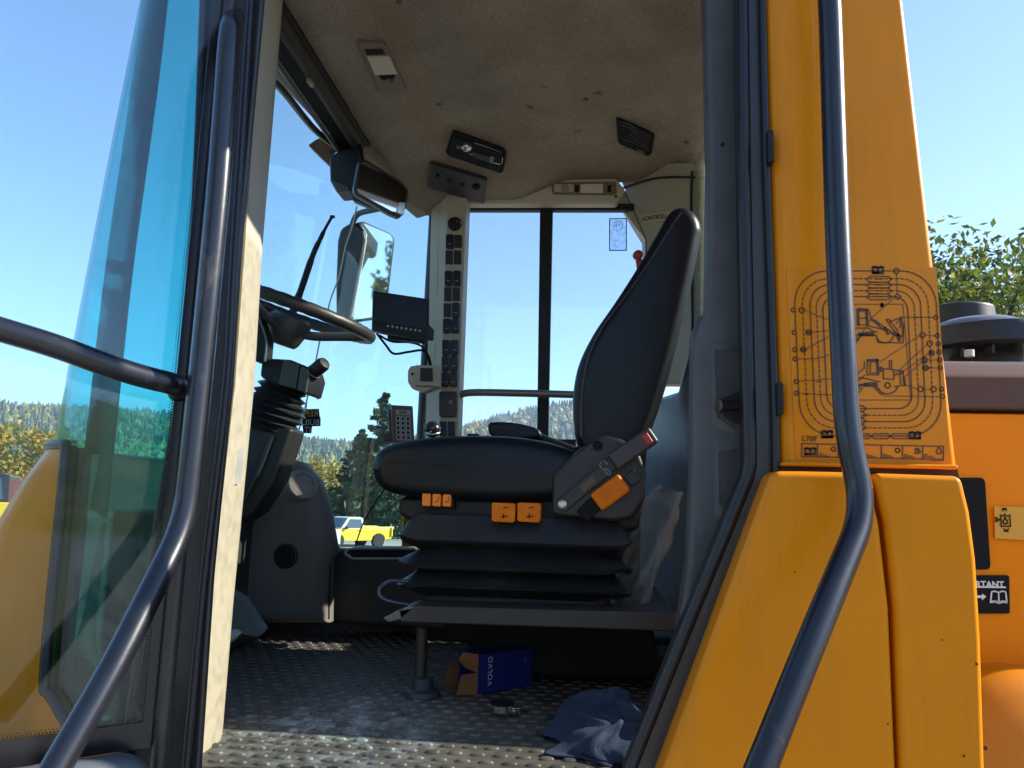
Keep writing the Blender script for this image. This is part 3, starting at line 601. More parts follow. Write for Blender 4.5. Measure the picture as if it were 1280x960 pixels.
plate('lining_label', [(865.5, 458), (871.5, 456), (872.5, 502), (866.5, 505)], 1.341, .004, mat('label_dull', (.20, .20, .20), .5), rl, bevel=0)
plate('lining_slot', [(872, 540), (877, 538), (877, 582), (872, 588)], 1.340, .01, SOFT, rl, bevel=.001)
# grip hollow and lower hollow of the lining: raised frames round flat floors, coloured darker for recess shade
def hollow(nm, outer, inner, Yf, dep, parent, m, mf):
    n = len(outer); o_ = [PY(x, y, Yf) for x, y in outer]; i1 = [PY(x, y, Yf-.004) for x, y in inner]; i2 = [p+V((0, dep, 0)) for p in i1]
    v, f = loft([o_, i1], caps=False); mesh(nm+'_rim', v, f, m, parent, smooth=True, auto=80)
    v, f = slab([PY(x, y, Yf-.0025) for x, y in inner], (0, .001, 0)); mesh(nm+'_floor', v, f, mf, parent)
GREYD = mat('grey_hollow_shade', (.065, .062, .06), .6, 0, .3, 20, .1, 300)
hollow('grip_hollow', [(888, 428), (930, 428), (934, 470), (935, 535), (922, 548), (890, 530)], [(893, 437), (925, 437), (929, 470), (929, 520), (917, 536), (896, 522)], 1.299, .03, rl, GREY, GREYD)
hollow('lower_hollow', [(892, 556), (934, 552), (938, 584), (926, 614), (904, 652), (893, 648)], [(898, 564), (929, 561), (932, 584), (920, 610), (905, 636), (899, 632)], 1.299, .03, rl, GREY, GREYD)
st = cyl('door_striker', PY(899, 507, 1.280), PY(926, 507, 1.292), .0085, mat('worn_steel', (.16, .13, .12), .35, .9, .4, 60), rl, bevel=.002)
cyl('striker_collar', PY(897, 507, 1.279), PY(901.5, 507, 1.281), .0125, MATS['worn_steel'], st, bevel=.002)
plate('striker_plate', [(904, 498), (926, 488), (934, 505), (930, 530), (918, 528), (906, 520)], 1.289, .02, BLACK, st, bevel=.003)
for q in ((903, 181),): mesh('lining_screw', *lathe(PY(*q, 1.3), (0, -1, 0), [(.0035, 0), (.003, .002), (0, .0022)], 10), SOFT, rl)

# ------------------------------------------------------------------ yellow outside panels behind the door
def panel_section(z, xl, xr, y):
    p = []
    for k in range(7): a = math.pi/2*k/6; p.append((xl+.022*(1-math.sin(a)) if False else xl+.020*(1-math.cos(a)), y+.020*(1-math.sin(a)), z))
    for k in range(7): a = math.pi/2*k/6; p.append((xr-.010*(1-math.sin(a)), y+.010*(1-math.cos(a)), z))
    return p + [(xr-.004, y+.16, z), (xl, y+.16, z)]
pa, pb = PY(976, 583, 1.2), PY(1197.5, 583, 1.2); pc, pd = PY(957, 0, 1.2), PY(1130, 0, 1.2)
def lerp_x(a, b, z): return a.x+(b.x-a.x)*(z-a.z)/(b.z-a.z)
zb = PY(1080, 582, 1.2).z
ypn = mesh('upper_panel', *loft([panel_section(z, lerp_x(pa, pc, z), lerp_x(pb, pd, z), 1.2) for z in (zb, 2.5, 2.8, 3.1, 3.42)]), YEL, LO, smooth=True, auto=50)
plate('panel_lip', [(977, 577), (1198.5, 581), (1198, 587), (976, 582.5)], 1.189, .02, YEL, ypn, bevel=.003)
low1 = plate('lower_panel', [(966, 588), (1086, 590.5), (1101, 655), (1113, 760), (1123, 990), (818, 990)], 1.155, .12, YEL, LO, bevel=.012, seg=4)
low2 = plate('rear_lower_panel', [(1092, 591), (1203, 595), (1214, 640), (1222, 700), (1228, 800), (1234, 990), (1127, 990), (1118, 760), (1107, 655)], 1.157, .12, YEL, LO, bevel=.010, seg=4)
mesh('panel_gap', *slab([PY(x, y, 1.20) for x, y in ((1080, 590), (1098, 590), (1124, 760), (1134, 990), (1112, 990), (1104, 760))], (0, .05, 0)), mat('gap_dark', (.06, .025, .012), .8), LO)
mesh('panel_gap', *slab([PY(x, y, 1.20) for x, y in ((978, 580), (1196, 583), (1200, 600), (972, 598))], (0, .05, 0)), MATS['gap_dark'], LO)  # dark strip put in for the shadow line under the ledge
# small chips and marks in the paint
for q, s in (((994, 715), .0012), ((1178, 800), .0014), ((1221, 830), .002), ((1110, 905), .0014), ((1205, 945), .0018), ((1232, 935), .003)):
    mesh('paint_chip', *lathe(PY(*q, 1.1545), (0, -1, 0), [(s, 0), (s*.8, .0004), (0, .0005)], 7), mat('chip_dark', (.05, .02, .01), .8), low1 if q[0] < 1120 else low2)

# printed service chart on the upper panel
CY = 1.1985
film = mesh('service_chart', *slab([PY(x, y, CY) for x, y in ((983, 334), (1170, 334), (1188, 576), (995, 574))], (0, .001, 0)), mat('chart_film', (.78, .245, .0), .35, 0, .06, 20, coat=.14, spec=.22), ypn, label='orange service chart printed with two loader drawings')
INK = mat('chart_ink', (.075, .03, .012), .5)
def q3(x, y): return PY(x, y, CY-.0012)
A, B, Cc, D = (960, 320), 853/240., 0, 0
def zc(x, y): return q3(960+x/3.554, 320+y/3.556)         # zoom coordinates of the chart
L1, L2 = [], []
def dash(pts, n=2):
    out = []; L = [V((a, b, 0)) for a, b in pts]
    for a, b in zip(L, L[1:]):
        k = max(1, int((b-a).length/22))
        for i in range(k): out.append([(a.lerp(b, i/k).x, a.lerp(b, i/k).y), (a.lerp(b, (i+.6)/k).x, a.lerp(b, (i+.6)/k).y)])
    return out
def rrect(x0, y0, x1, y1, r_, sh, open_=None):
    pts = []
    for cx, cy, a0 in ((x1-r_, y0+r_, -90), (x1-r_, y1-r_, 0), (x0+r_, y1-r_, 90), (x0+r_, y0+r_, 180)):
        for k in range(9):
            a = R(a0+90*k/8); x, y = cx+r_*math.cos(a), cy+r_*math.sin(a); pts.append((x+sh*(y-66)/740, y))
    return pts+[pts[0]]
rings = [(112, 66, 742, 800, 150), (146, 100, 706, 764, 120), (180, 126, 672, 736, 96), (208, 154, 644, 708, 78), (236, 180, 614, 678, 60)]
for i, (x0, y0, x1, y1, r_) in enumerate(rings):
    P = rrect(x0, y0, x1, y1, r_, 34)
    if i % 2: L2 += dash(P)
    else: L1.append(P)
LT = [[(258, 214), (600, 214), (636, 640), (410, 640)]]
def hexa(x, y, w_, h_): return [(x-w_, y), (x-w_*.72, y-h_), (x+w_*.72, y-h_), (x+w_, y), (x+w_*.72, y+h_), (x-w_*.72, y+h_), (x-w_, y)]
for k in range(4): L1.append(hexa(494, 103+26*k, 56, 13)); L1.append(hexa(376, 678+28*k, 62, 13))
for k in range(3): L1.append(hexa(412+86*k+4, 801, 42, 11))
def circ(x, y, r_=10): return [(x+r_*math.cos(6.283*k/10), y+r_*math.sin(6.283*k/10)) for k in range(11)]
for x, y in ((571, 66), (112, 240), (116, 340), (119, 416), (120, 457), (125, 557), (127, 610), (747, 272), (753, 354), (757, 390), (760, 426), (763, 462), (766, 497), (772, 592), (776, 624), (150, 240), (181, 339), (157, 415), (687, 351), (719, 388), (727, 430), (696, 462), (700, 497), (678, 592), (736, 592)): L1.append(circ(x, y, 9 if x < 140 or x > 740 else 12))
LT += [[(571, 76), (575, 170)], [(560, 188), (458, 278), (390, 388)], [(596, 272), (738, 272)], [(160, 240), (280, 288)], [(192, 339), (280, 330)], [(167, 415), (282, 352)], [(128, 457), (220, 457), (290, 432)], [(134, 557), (290, 545)], [(136, 610), (300, 618)],
       [(676, 352), (500, 470)], [(708, 392), (570, 520)], [(716, 432), (590, 520)], [(686, 470), (600, 545)], [(610, 572), (668, 592)], [(690, 592), (726, 592)], [(500, 610), (520, 622), (766, 624)], [(697, 351), (745, 354)], [(710, 462), (753, 462)], [(712, 497), (756, 497)]]
L1.append([(575, 166), (592, 180), (578, 194), (562, 180), (575, 166)])
# loader drawings: cab, arms, wheels, frame
def loader(dx, dy, flip):
    g = []
    if not flip:
        g += [[(398, 306), (396, 238), (440, 238), (446, 306), (398, 306)], [(404, 244), (404, 276), (438, 276), (436, 244), (404, 244)], [(446, 238), (462, 286), (470, 290)], [(446, 310), (530, 330)], [(464, 280), (540, 330), (560, 345)], [(470, 290), (500, 316), (530, 338)], [(382, 320), (446, 320), (470, 335), (486, 336)], [(384, 350), (470, 352)], [(526, 284), (560, 330), (586, 350)], [(536, 280), (580, 334)], [(526, 284), (536, 280)], [(594, 272), (540, 292)], [(594, 272), (600, 350), (580, 372)], [(594, 272), (586, 320)], [(594, 272), (572, 300)], [(560, 345), (590, 378)], [(540, 340), (592, 360)], [(480, 350), (490, 384), (600, 386), (604, 300)], [(400, 354), (392, 384)], [(412, 354), (400, 378)]]
        g += [[(520+38*math.cos(R(a)), 350+36*math.sin(R(a))) for a in range(0, 181, 15)]]
    else:
        g += [[(440, 520), (444, 462), (490, 462), (492, 528), (440, 528), (440, 520)], [(456, 466), (454, 522)], [(460, 470), (484, 470), (486, 520), (460, 520)], [(430, 470), (428, 500), (400, 520), (390, 545)], [(492, 500), (530, 502), (600, 510), (608, 575), (560, 580)], [(540, 500), (540, 466), (550, 466), (550, 502)], [(514, 500), (514, 546), (560, 548), (560, 508)], [(560, 530), (600, 520)], [(586, 508), (590, 572)], [(394, 576), (470, 574), (492, 590)], [(400, 540), (440, 545), (500, 560)], [(396, 560), (430, 530)], [(392, 600), (410, 580)], [(420, 586), (400, 614)], [(470, 580), (500, 612), (512, 616)], [(532+12*math.cos(R(a)), 575+12*math.sin(R(a))) for a in range(0, 361, 30)], [(498, 492), (498, 512), (506, 512), (506, 492)]]
        g += [[(532+46*math.cos(R(a)), 572+40*math.sin(R(a))) for a in range(10, 171, 15)]]
    return g
for g in loader(0, 0, 0)+loader(0, 0, 1): L1.append(g)
HV = [[(405, 345), (470, 340)], [(410, 352), (470, 350)], [(400, 236), (442, 238)], [(400, 238), (402, 306)], [(438, 240), (442, 306)], [(520, 318), (534, 346)], [(560, 340), (584, 352)], [(576, 352), (584, 376)], [(474, 286), (496, 304)], [(444, 464), (488, 462)], [(486, 464), (490, 526)], [(430, 568), (480, 566)], [(430, 576), (484, 574)], [(604, 540), (608, 572)], [(398, 574), (430, 572)]]
L1.append([(150, 834), (780, 846), (780, 904), (150, 892), (150, 834)])
for x in (220, 312, 410, 504, 598, 688): L1.append([(x, 835+(x-150)*.019), (x, 893+(x-150)*.019)])
for x, y in ((720, 848), (566, 856), (628, 856)): pass
MK = [[(458, 862), (458, 878)], [(468, 870), (480, 870)], [(488, 862), (488, 878)], [(478, 862), (478, 878)]]
for x0 in (228, 430, 510, 606, 694):
    for k, (yy, ln) in enumerate(((884, 34), (890, 48), (877, 14))): LT.append([(x0, yy+(x0-150)*.010), (x0+ln, yy+(x0-150)*.010)])
for x, y in ((576, 864), (292, 858)): L1.append(circ(x, y, 10))
L1.append([(760, 850), (748, 868), (752, 878), (760, 880), (768, 878), (772, 868), (760, 850)]); L1.append([(656, 856), (656, 878), (670, 878), (670, 856), (656, 856)]); HV.append([(664, 858), (676, 872)])
LT += [[(480, y), (508, y)] for y in (103, 129, 155, 181)] + [[(430+86*k-26, 801), (430+86*k+10, 801)] for k in range(3)] + [[(730, 908), (778, 910)]] + [[(640, 272), (680, 273)], [(190, 456), (206, 457)], [(212, 558), (240, 558)], [(160, 614), (182, 615)], [(696, 622), (724, 624)]]
HV += [[(506, 212), (504, 222), (510, 222), (506, 212)], [(692, 452), (700, 474)], [(722, 424), (732, 438)], [(690, 496), (712, 498)], [(172, 338), (192, 340)], [(148, 415), (168, 416)]]
def book(x, y, s): return [[(x-s, y-s*.55), (x-s, y+s*.55), (x, y+s*.55), (x, y-s*.4), (x-s*.5, y-s*.62), (x-s, y-s*.55)], [(x+s, y-s*.55), (x+s, y+s*.55), (x, y+s*.55)], [(x, y-s*.4), (x+s*.5, y-s*.62), (x+s, y-s*.55)], [(x-s*1.05, y+s*.62), (x+s*1.05, y+s*.62)]]
for x, y in ((489, 62), (263, 792), (653, 797), (188, 868)): HV += book(x, y, 22)
conv = lambda LL: [[zc(*p) for p in L] for L in LL]
for nm, LL, wd in (('print_line', L1+L2, .0016), ('fine_print', LT, .0010), ('bold_print', HV, .0036)):
    mesh(nm, *ribbon(conv(LL), wd, (0, -1, 0)), INK, film, kind='stuff')
a = zc(150, 822); text('model_lettering', 'L70F', a, zc(220, 824)-a, (0, 0, 1), .0115, INK, film, space=1.05)

# ------------------------------------------------------------------ outside grab rails
tube('grab_rail', [PY(294, 22, 1.16), PY(289, 32, 1.07), PY(286, 60, 1.06), PY(273, 240, 1.06), PY(251, 470, 1.06), PY(231, 655, 1.05), PY(140, 838, .93), PY(35, 1020, .84)], .0172, RAILM, LO, fil=.05, n=8, seg=18)
tube('grab_rail', [PY(1030, -80, 1.13), PY(1037, 0, 1.13), PY(1047, 300, 1.11), PY(1059, 540, 1.09), PY(1081, 640, 1.08), PY(1019, 790, .99), PY(935, 1000, .92)], .0172, RAILM, LO, fil=.06, n=8, seg=18)

# ------------------------------------------------------------------ the open door, swung forward
hp = PY(237, 480, 1.135); dd = V((-.74, -.673, 0)).normalized(); dn_ = V((dd.y, -dd.x, 0))
PD = lambda x, y: PP(x, y, hp, dn_)
door = empty('door', hp, None); door.parent = LO; door.matrix_parent_inverse = Matrix.Translation(-LO.location)
def dpt(s, z, o=0): q = hp+dd*s+dn_*o; return V((q.x, q.y, z))
zg = PD(120, 914).z
if dn_.dot(CAM-hp) < 0: dn_ = -dn_
sR = (PD(234, 400)-hp).dot(dd)
mesh('door_pane', *slab([dpt(.012, zg, 0), dpt(.95, zg, 0), dpt(.95, 3.35, 0), dpt(.012, 3.35, 0)], dn_*.005), DOORG, door)
FR = mat('frit_black', (.012, .012, .014), .25)
mesh('pane_border', *slab([dpt(.004, zg-.03, .0065), dpt(.022, zg-.03, .0065), dpt(.022, 3.36, .0065), dpt(.004, 3.36, .0065)], dn_*.002), FR, door)
mesh('pane_border', *slab([dpt(.022, zg-.03, .0065), dpt(.95, zg-.03, .0065), dpt(.95, zg+.006, .0065), dpt(.022, zg+.006, .0065)], dn_*.002), FR, door)
dv, df_ = [], []
def dot(s, z, r_):
    k = len(dv)
    for i in range(6): a = 6.283*i/6; dv.append(dpt(s+r_*math.cos(a), z+r_*math.sin(a), .008))
    df_.append(tuple(range(k, k+6)))
for i in range(150):
    s = .03+i*.0045; dot(s, zg+.0085, .0016); dot(s+.002, zg+.0125, .001)
for i in range(260): z = zg+.02+i*.0045; dot(.0245, z, .0016); dot(.028, z+.002, .001)
mesh('border_dot', dv, df_, FR, door, kind='stuff')
# lower door panel: grey moulded cover with a rounded end
lp = []
for k in range(9):
    a = math.pi/2*k/8; lp.append((.01+.05*(1-math.cos(a)), zg-.022-.05*(1-math.sin(a))))
ring0 = [dpt(s, z, .02) for s, z in [(.006, 1.50), (.006, zg-.08)]+lp[1:]+[(.95, zg-.022), (.95, 1.50)]]
mesh('door_cover', *slab(ring0, dn_*.055), mat('door_cover_grey', (.085, .095, .11), .42, 0, .2, 8, .08, 200), door, bevel=.022, seg=5)
tube('pull_bar', [PD(222, 488)+dn_*.004, PD(212, 486)+dn_*.055, PD(165, 476)+dn_*.06, PD(120, 462)+dn_*.065, PD(60, 440)+dn_*.065, PD(-60, 405)+dn_*.065], .0165, RAILM, door, fil=.03, n=6, seg=16)
mesh('bar_foot', *lathe(PD(222, 489)+dn_*.004, dn_, [(.017, 0), (.017, .010), (.013, .018), (0, .019)], 16), RAILM, door, smooth=True)
tube('door_frame', [dpt(-.004, 1.52, .012), dpt(-.004, 2.3, .012), dpt(-.004, 3.38, .012)], .012, DARK, door, n=3)

# ------------------------------------------------------------------ engine hood and what stands on it
HY = 1.62
prof = [(HY+.16, 2.62), (HY+.10, PY(1230, 452, HY+.10).z), (HY+.03, PY(1230, 466, HY+.03).z), (HY, PY(1230, 492, HY).z), (HY-.004, PY(1230, 511, HY).z)]
GB = mat('hood_grey', (.115, .068, .045), .5, 0, .12, 4, .05, 50, spec=.2)
def extr(p2, x0, x1): return loft([[(x0, y, z) for y, z in p2], [(x1, y, z) for y, z in p2]])
zt = prof[1][1]
top = [(HY+.70, zt+.02), (HY+.25, zt+.018), (HY+.12, zt+.004), (HY+.05, zt-.018), (HY+.015, zt-.045), (HY, prof[4][1]), (HY+.06, prof[4][1]-.005), (HY+.70, prof[4][1]-.005)]
mesh('hood_top', *extr(top, .50, 2.6), GB, LO, smooth=True, bevel=.006)
zs = prof[4][1]-.004
side = [(HY+.7, zs), (HY+.03, zs), (HY+.008, zs-.006), (HY-.002, zs-.03), (HY-.01, 2.2), (HY-.012, 1.9), (HY-.005, 1.2), (HY+.7, 1.2)]
hs = mesh('hood_side', *extr(side, .50, 2.6), ORG, LO, smooth=True, auto=40)
def rr_px(x0, y0, x1, y1, r_, sk=0):
    o = []
    for cx, cy, a0 in ((x1-r_, y0+r_, -90), (x1-r_, y1-r_, 0), (x0+r_, y1-r_, 90), (x0+r_, y0+r_, 180)):
        for k in range(5): a = R(a0+90*k/4); y = cy+r_*math.sin(a); o.append((cx+r_*math.cos(a)+sk*(y-y0), y))
    return o
plate('hood_opening', rr_px(1160, 597, 1231, 712, 6, .065), HY-.016, .02, SOFT, hs, bevel=0)
dec = plate('hydraulic_decal', [(1243, 633), (1330, 634), (1332, 678), (1244, 673)], HY-.0165, .002, mat('decal_yellow', (.70, .36, .02), .35, coat=.3), hs, bevel=0)
dk = lambda pts: [PY(1180+x/4.57, 570+y/4.57, HY-.0185) for x, y in pts]
mesh('print', *ribbon([dk(p) for p in ([(325, 335), (327, 402), (380, 402), (376, 335)], [(333, 342), (368, 342)], [(348, 330), (348, 342)], [(350, 352), (338, 374), (342, 388), (352, 390), (362, 384), (362, 370), (350, 352)], [(297, 350), (298, 376), (316, 364), (297, 350)], [(316, 364), (326, 364)], [(334, 312), (346, 300), (358, 312)], [(334, 300), (356, 300)], [(344, 416), (356, 430), (370, 416)], [(346, 430), (368, 430)])], .0024, (0, -1, 0)), SOFT, dec, kind='stuff')
lab = plate('warning_label', rr_px(1180, 719, 1261.5, 767, 3, .02), HY-.0165, .002, SOFT, hs, bevel=0, label='black label lettered IMPORTANT with a book symbol')
WHT = mat('print_white', (.75, .75, .73), .5)
a = PY(1186.5, 734.5, HY-.019); b = PY(1260, 735.5, HY-.019)
text('lettering', 'IMPORTANT', PY(1255.5, 734.2, HY-.019), b-a, (0, 0, 1), .0160, WHT, lab, align='RIGHT', space=1.0, bold=.00045)
k2 = lambda pts: [PY(1180+x/4.57, 570+y/4.57, HY-.019) for x, y in pts]
mesh('underline', *ribbon([k2([(60, 746), (350, 750)])], .0032, (0, -1, 0)), WHT, lab)
mesh('arrow', *slab(k2([(170, 795), (218, 797), (218, 786), (242, 803), (218, 824), (218, 812), (170, 810)]), (0, .001, 0)), WHT, lab)
mesh('book_symbol', *ribbon([k2(p) for p in ([(266, 836), (272, 776), (290, 772), (312, 780), (334, 772), (352, 776), (360, 838)], [(266, 836), (292, 834), (314, 842), (336, 834), (360, 838)], [(312, 780), (314, 840)], [(270, 830), (292, 828), (314, 836), (336, 828), (357, 832)])], .0026, (0, -1, 0)), WHT, lab, kind='stuff')
# rounded tank cover low on the right
mesh('tank_cover', *lathe(PY(1300, 985, 1.50), (.05, -1, .15), [(.20, -.12), (.20, 0), (.19, .03), (.16, .055), (.09, .07), (0, .073)], 40), mat('tank_orange', (.62, .20, .003), .45, 0, .1, 5, coat=.05, spec=.2), LO, smooth=True)
# air pre-cleaner
pcx = PY(1232, 450, 2.25); pc = empty('air_precleaner', V((pcx.x, pcx.y, zt)), 'black domed air pre-cleaner standing on the engine hood', 'air cleaner')
z0 = PY(1232, 446, 2.25).z
BK = mat('precleaner_black', (.018, .017, .017), .45, 0, .3, 14, .1, 120)
cyl('neck', V((pcx.x, pcx.y, zt-.03)), V((pcx.x, pcx.y, z0+.02)), .09, BK, pc)
mesh('skirt', *lathe(V((pcx.x, pcx.y, z0)), (0, 0, 1), [(.15, .0), (.175, .002), (.185, .012), (.185, .05), (.180, .066), (.165, .072), (0, .073)], 40), BK, pc, smooth=True)
mesh('dome', *lathe(V((pcx.x-.03, pcx.y-.03, z0+.07)), (0, 0, 1), [(.125, 0), (.118, .010), (.09, .022), (.05, .028), (0, .03)], 36), mat('dome_grey', (.16, .16, .17), .3), pc, smooth=True)
ec = PY(1198, 405, 2.6); cyl('intake_cap', V((ec.x, ec.y, zt)), V((ec.x, ec.y, PY(1198, 386, 2.6).z)), .115, BK, pc, r1=.105, seg=32, bevel=.01)
for i in range(16):
    a = 6.283*i/16; box('vane', V((pcx.x+.16*math.cos(a), pcx.y+.16*math.sin(a), z0-.012)), (.035, .006, .022), BK, pc, 0, Matrix.Rotation(a+.5, 3, 'Z'))
cyl('hood_bolt', PY(1212, 446, 1.80), PY(1212, 443, 1.80)+V((0, 0, .01)), .010, mat('bolt_pale', (.5, .45, .42), .4, .6), hs)

# ================================================================== OPERATOR SEAT
SEATM = mat('seat_vinyl', (.0045, .008, .012), .34, 0, .3, 9, .25, 350, spec=.28)
BOOTM = mat('seat_boot_rubber', (.017, .018, .0185), .45, 0, .45, 7, .15, 150, col2=(.009, .010, .011), spec=.3)
ORB = mat('orange_knob', (.85, .20, .0), .42, 0, .25, 30, .1, 100, spec=.2)
S0 = PY(640, 800, 1.95); wear(SEATM, (.03, .032, .033), .58, .82, 9, (1, 1, .6), .3); wear(BOOTM, (.085, .08, .07), .52, .78, 7, (1, 1, 2.5), .5)
seat = empty('operator_seat', (S0.x, 1.95, FZ), 'dark suspension driver seat with orange adjusting knobs', 'seat')
pillow('cushion', [(467, 588), (472, 568), (492, 555), (540, 547), (620, 545), (676, 551), (712, 562), (738, 578), (738, 612), (716, 624), (640, 629), (540, 624), (492, 617), (474, 606)], 1.690, 2.20, .040, SEATM, seat, dn=5, steps=7)
pillow('backrest', [(719, 545), (716, 515), (717, 488), (724, 455), (742, 418), (770, 377), (800, 330), (822, 292), (836, 268), (851, 261), (868, 269), (876, 286), (874, 305), (864, 355), (848, 425), (828, 498), (806, 556), (786, 574), (752, 574), (730, 566)], 1.720, 2.20, .028, SEATM, seat, dn=5, steps=7)
pip = [(851, 266), (838, 285), (815, 322), (785, 366), (758, 402), (740, 435), (731, 465), (727, 500), (727, 545)]
tube('back_piping', [PY(x, y, 1.7205) for x, y in pip], .0026, mat('piping', (.022, .028, .034), .4), seat, n=6, seg=8)
# far armrest pad
ar = pillow('armrest', [(610, 536), (613, 528), (640, 528), (668, 534), (676, 540), (675, 549), (650, 551), (618, 549)], 2.24, 2.31, .012, SEATM, seat, dn=2)
cyl('armrest_arm', PY(668, 545, 2.27), PY(735, 570, 2.24), .014, BLACK, seat)
# seat frame tray under cushion
x0, x1 = PY(503, 630, 1.72).x, PY(800, 630, 1.72).x
plate('seat_pan', [(498, 621), (740, 622), (800, 640), (800, 662), (770, 666), (520, 655), (497, 643)], 1.735, .44, BLACK, seat, bevel=.012)
# bellows: pleats stacked
def rrplan(x0, x1, y0, y1, r_, z, n=6):
    o = []
    for cx, cy, a0 in ((x1-r_, y0+r_, -90), (x1-r_, y1-r_, 0), (x0+r_, y1-r_, 90), (x0+r_, y0+r_, 180)):
        for k in range(n): a = R(a0+90*k/(n-1)); o.append((cx+r_*math.cos(a), cy+r_*math.sin(a), z+.004*math.sin(3*a+z*90)))
    return o
YB = 1.690
zt_ = [PY(640, y, YB).z for y in (648, 676, 691, 708, 718, 736, 750, 764)]
xl_, xr_ = PY(492, 690, YB).x, PY(793, 700, YB).x
pl = []
for k, z in enumerate(zt_):
    d = 0 if k % 2 else .042
    if k == 0: d = .02
    if k == 7: d = .035
    pl.append(rrplan(xl_+d, xr_-d, YB+d, 2.18-d, .05, z))
    if k % 2 and k < 7: pl.append(rrplan(xl_+.004, xr_-.004, YB+.004, 2.176, .05, z-.007))
mesh('suspension_boot', *loft(pl), BOOTM, seat, smooth=True, auto=25)
bp_ = plate('base_plate', [(497, 762), (520, 757), (846, 766), (848, 790), (500, 778)], 1.63, .56, mat('base_paint', (.034, .031, .028), .5, 0, .5, 12, .1, 120), seat, bevel=.004)
mesh('base_corner', *slab([PY(x, y, 1.63) for x, y in ((478, 773), (512, 757), (520, 759), (502, 774), (486, 778))], (0, .30, 0)), mat('corner_sheen', (.10, .11, .12), .28), seat, bevel=.003)  # paler colour stands for the lit tip of the base plate
tube('adjust_handle', [PY(510, 727, 1.70), PY(488, 727, 1.68), PY(474, 737, 1.66), PY(480, 749, 1.66), PY(510, 756, 1.68)], .0042, mat('wire_dark', (.06, .07, .1), .25, .6), seat, n=6, seg=10)
# pedestal foot and support
cyl('pedestal', PY(528, 785, 1.80), V((PY(528, 785, 1.80).x, 1.80, FZ+.01)), .014, MATS['base_paint'], seat)
mesh('pedestal_foot', *lathe(V((PY(528, 860, 1.80).x, 1.80, FZ+.002)), (0, 0, 1), [(.042, 0), (.040, .010), (.026, .014), (.024, .038), (0, .04)], 20), mat('foot_blue', (.035, .045, .065), .5), seat, smooth=True)
mesh('seat_riser', *slab([PY(x, y, 1.95) for x, y in ((560, 775), (815, 780), (830, 850), (600, 845), (585, 805), (560, 800))], (0, .22, 0)), SOFT, seat, bevel=.01)
# small heater switches with their black holder
hb = plate('switch_holder', [(525, 616), (566, 618), (569, 636), (530, 637)], 1.712, .03, SOFT, seat, bevel=.003)
for i in range(3):
    x = 527.5+12.8*i; sw = plate('heater_switch', [(x, 616.5+.4*i), (x+11, 617+.4*i), (x+10.4, 633+.3*i), (x-.4, 632.5+.3*i)], 1.700, .02, mat('switch_amber', (.85, .25, .03), .45, spec=.2), seat, bevel=.003)
    if i: mesh('symbol', *ribbon([[PY(a, b, 1.6985) for a, b in ((x+7.5, 621), (x+7, 627), (x+3, 627.5))]], .0012, (0, -1, 0)), SOFT, sw)
for x in (614.5, 646.5):
    kb = plate('adjust_knob', [(x+1, 628), (x+28, 629), (x+30, 632), (x+29, 651), (x+27, 653.5), (x+2, 652), (x, 650), (x, 630)], 1.675, .045, ORB, seat, bevel=.006, seg=4)
    mesh('symbol', *ribbon([[PY(a, b, 1.6738) for a, b in p] for p in ([(x+12, 646), (x+20, 645)], [(x+15, 642), (x+15, 648)], [(x+15, 635), (x+20, 634)])], .002, (0, -1, 0)), SOFT, kb, kind='stuff')
# buckle bracket, buckle, lever
BRK = mat('bracket_black', (.020, .019, .018), .42, 0, .35, 12, .12, 200)
br = plate('hinge_cover', [(690, 642), (691, 592), (718, 566), (746, 546), (760, 544), (778, 549), (798, 562), (808, 590), (806, 625), (790, 648), (770, 652), (700, 645)], 1.672, .06, BRK, seat, bevel=.010, seg=3)
mesh('cover_bolt', *lathe(PY(747, 557, 1.671), (0, -1, 0), [(.011, 0), (.011, .003), (.007, .003), (.006, .001), (0, .001)], 18), SOFT, br)
def strip(nm, p, q, wd, Y, dep, m, par, bev=.003, **kw):        # bar between two pixels
    p, q = V((p[0], p[1], 0)), V((q[0], q[1], 0)); d = (q-p).normalized(); n = V((-d.y, d.x, 0))*wd/2
    return plate(nm, [((p+n).x, (p+n).y), ((q+n).x, (q+n).y), ((q-n).x, (q-n).y), ((p-n).x, (p-n).y)], Y, dep, m, par, bevel=bev, **kw)
strip('buckle_strap', (700, 634), (768, 577), 17, 1.655, .012, BRK, seat, .002)
strip('strap_label', (727, 612), (743, 598), 9, 1.653, .003, mat('label_brown', (.10, .075, .045), .6), seat, 0)
mesh('strap_bolt', *lathe(PY(703, 630.5, 1.654), (0, -1, 0), [(.0095, 0), (.0095, .004), (.006, .007), (0, .0075)], 16), mat('bolt_silver', (.6, .55, .48), .35, .6), seat, smooth=True)
bk_ = strip('belt_buckle', (766, 578), (818, 542), 24, 1.632, .03, mat('buckle_body', (.045, .043, .042), .4, 0, .2, 20, .05, 200), seat, .007)
strip('release_button', (805.5, 551), (813, 546), 15, 1.6295, .012, mat('button_red', (.50, .03, .03), .4), bk_, .003)
mesh('buckle_mark', *ribbon([[PY(a, b, 1.652) for a, b in p] for p in ([(752, 578), (749, 581), (752, 585), (756, 588)], [(755, 576), (759, 580)], [(757, 586), (761, 588), (764, 592), (760, 594), (757, 590)])], .003, (0, -1, 0)), mat('mark_grey', (.2, .2, .2), .5), seat, kind='stuff')
strip('recline_lever', (745, 629), (781, 602), 27, 1.648, .024, ORB, seat, .007)
strip('lever_root', (727, 646), (745, 629), 20, 1.660, .02, SOFT, seat, .003)
strip('lever_plate', (785, 602), (797, 592), 16, 1.662, .012, BRK, seat, .002)
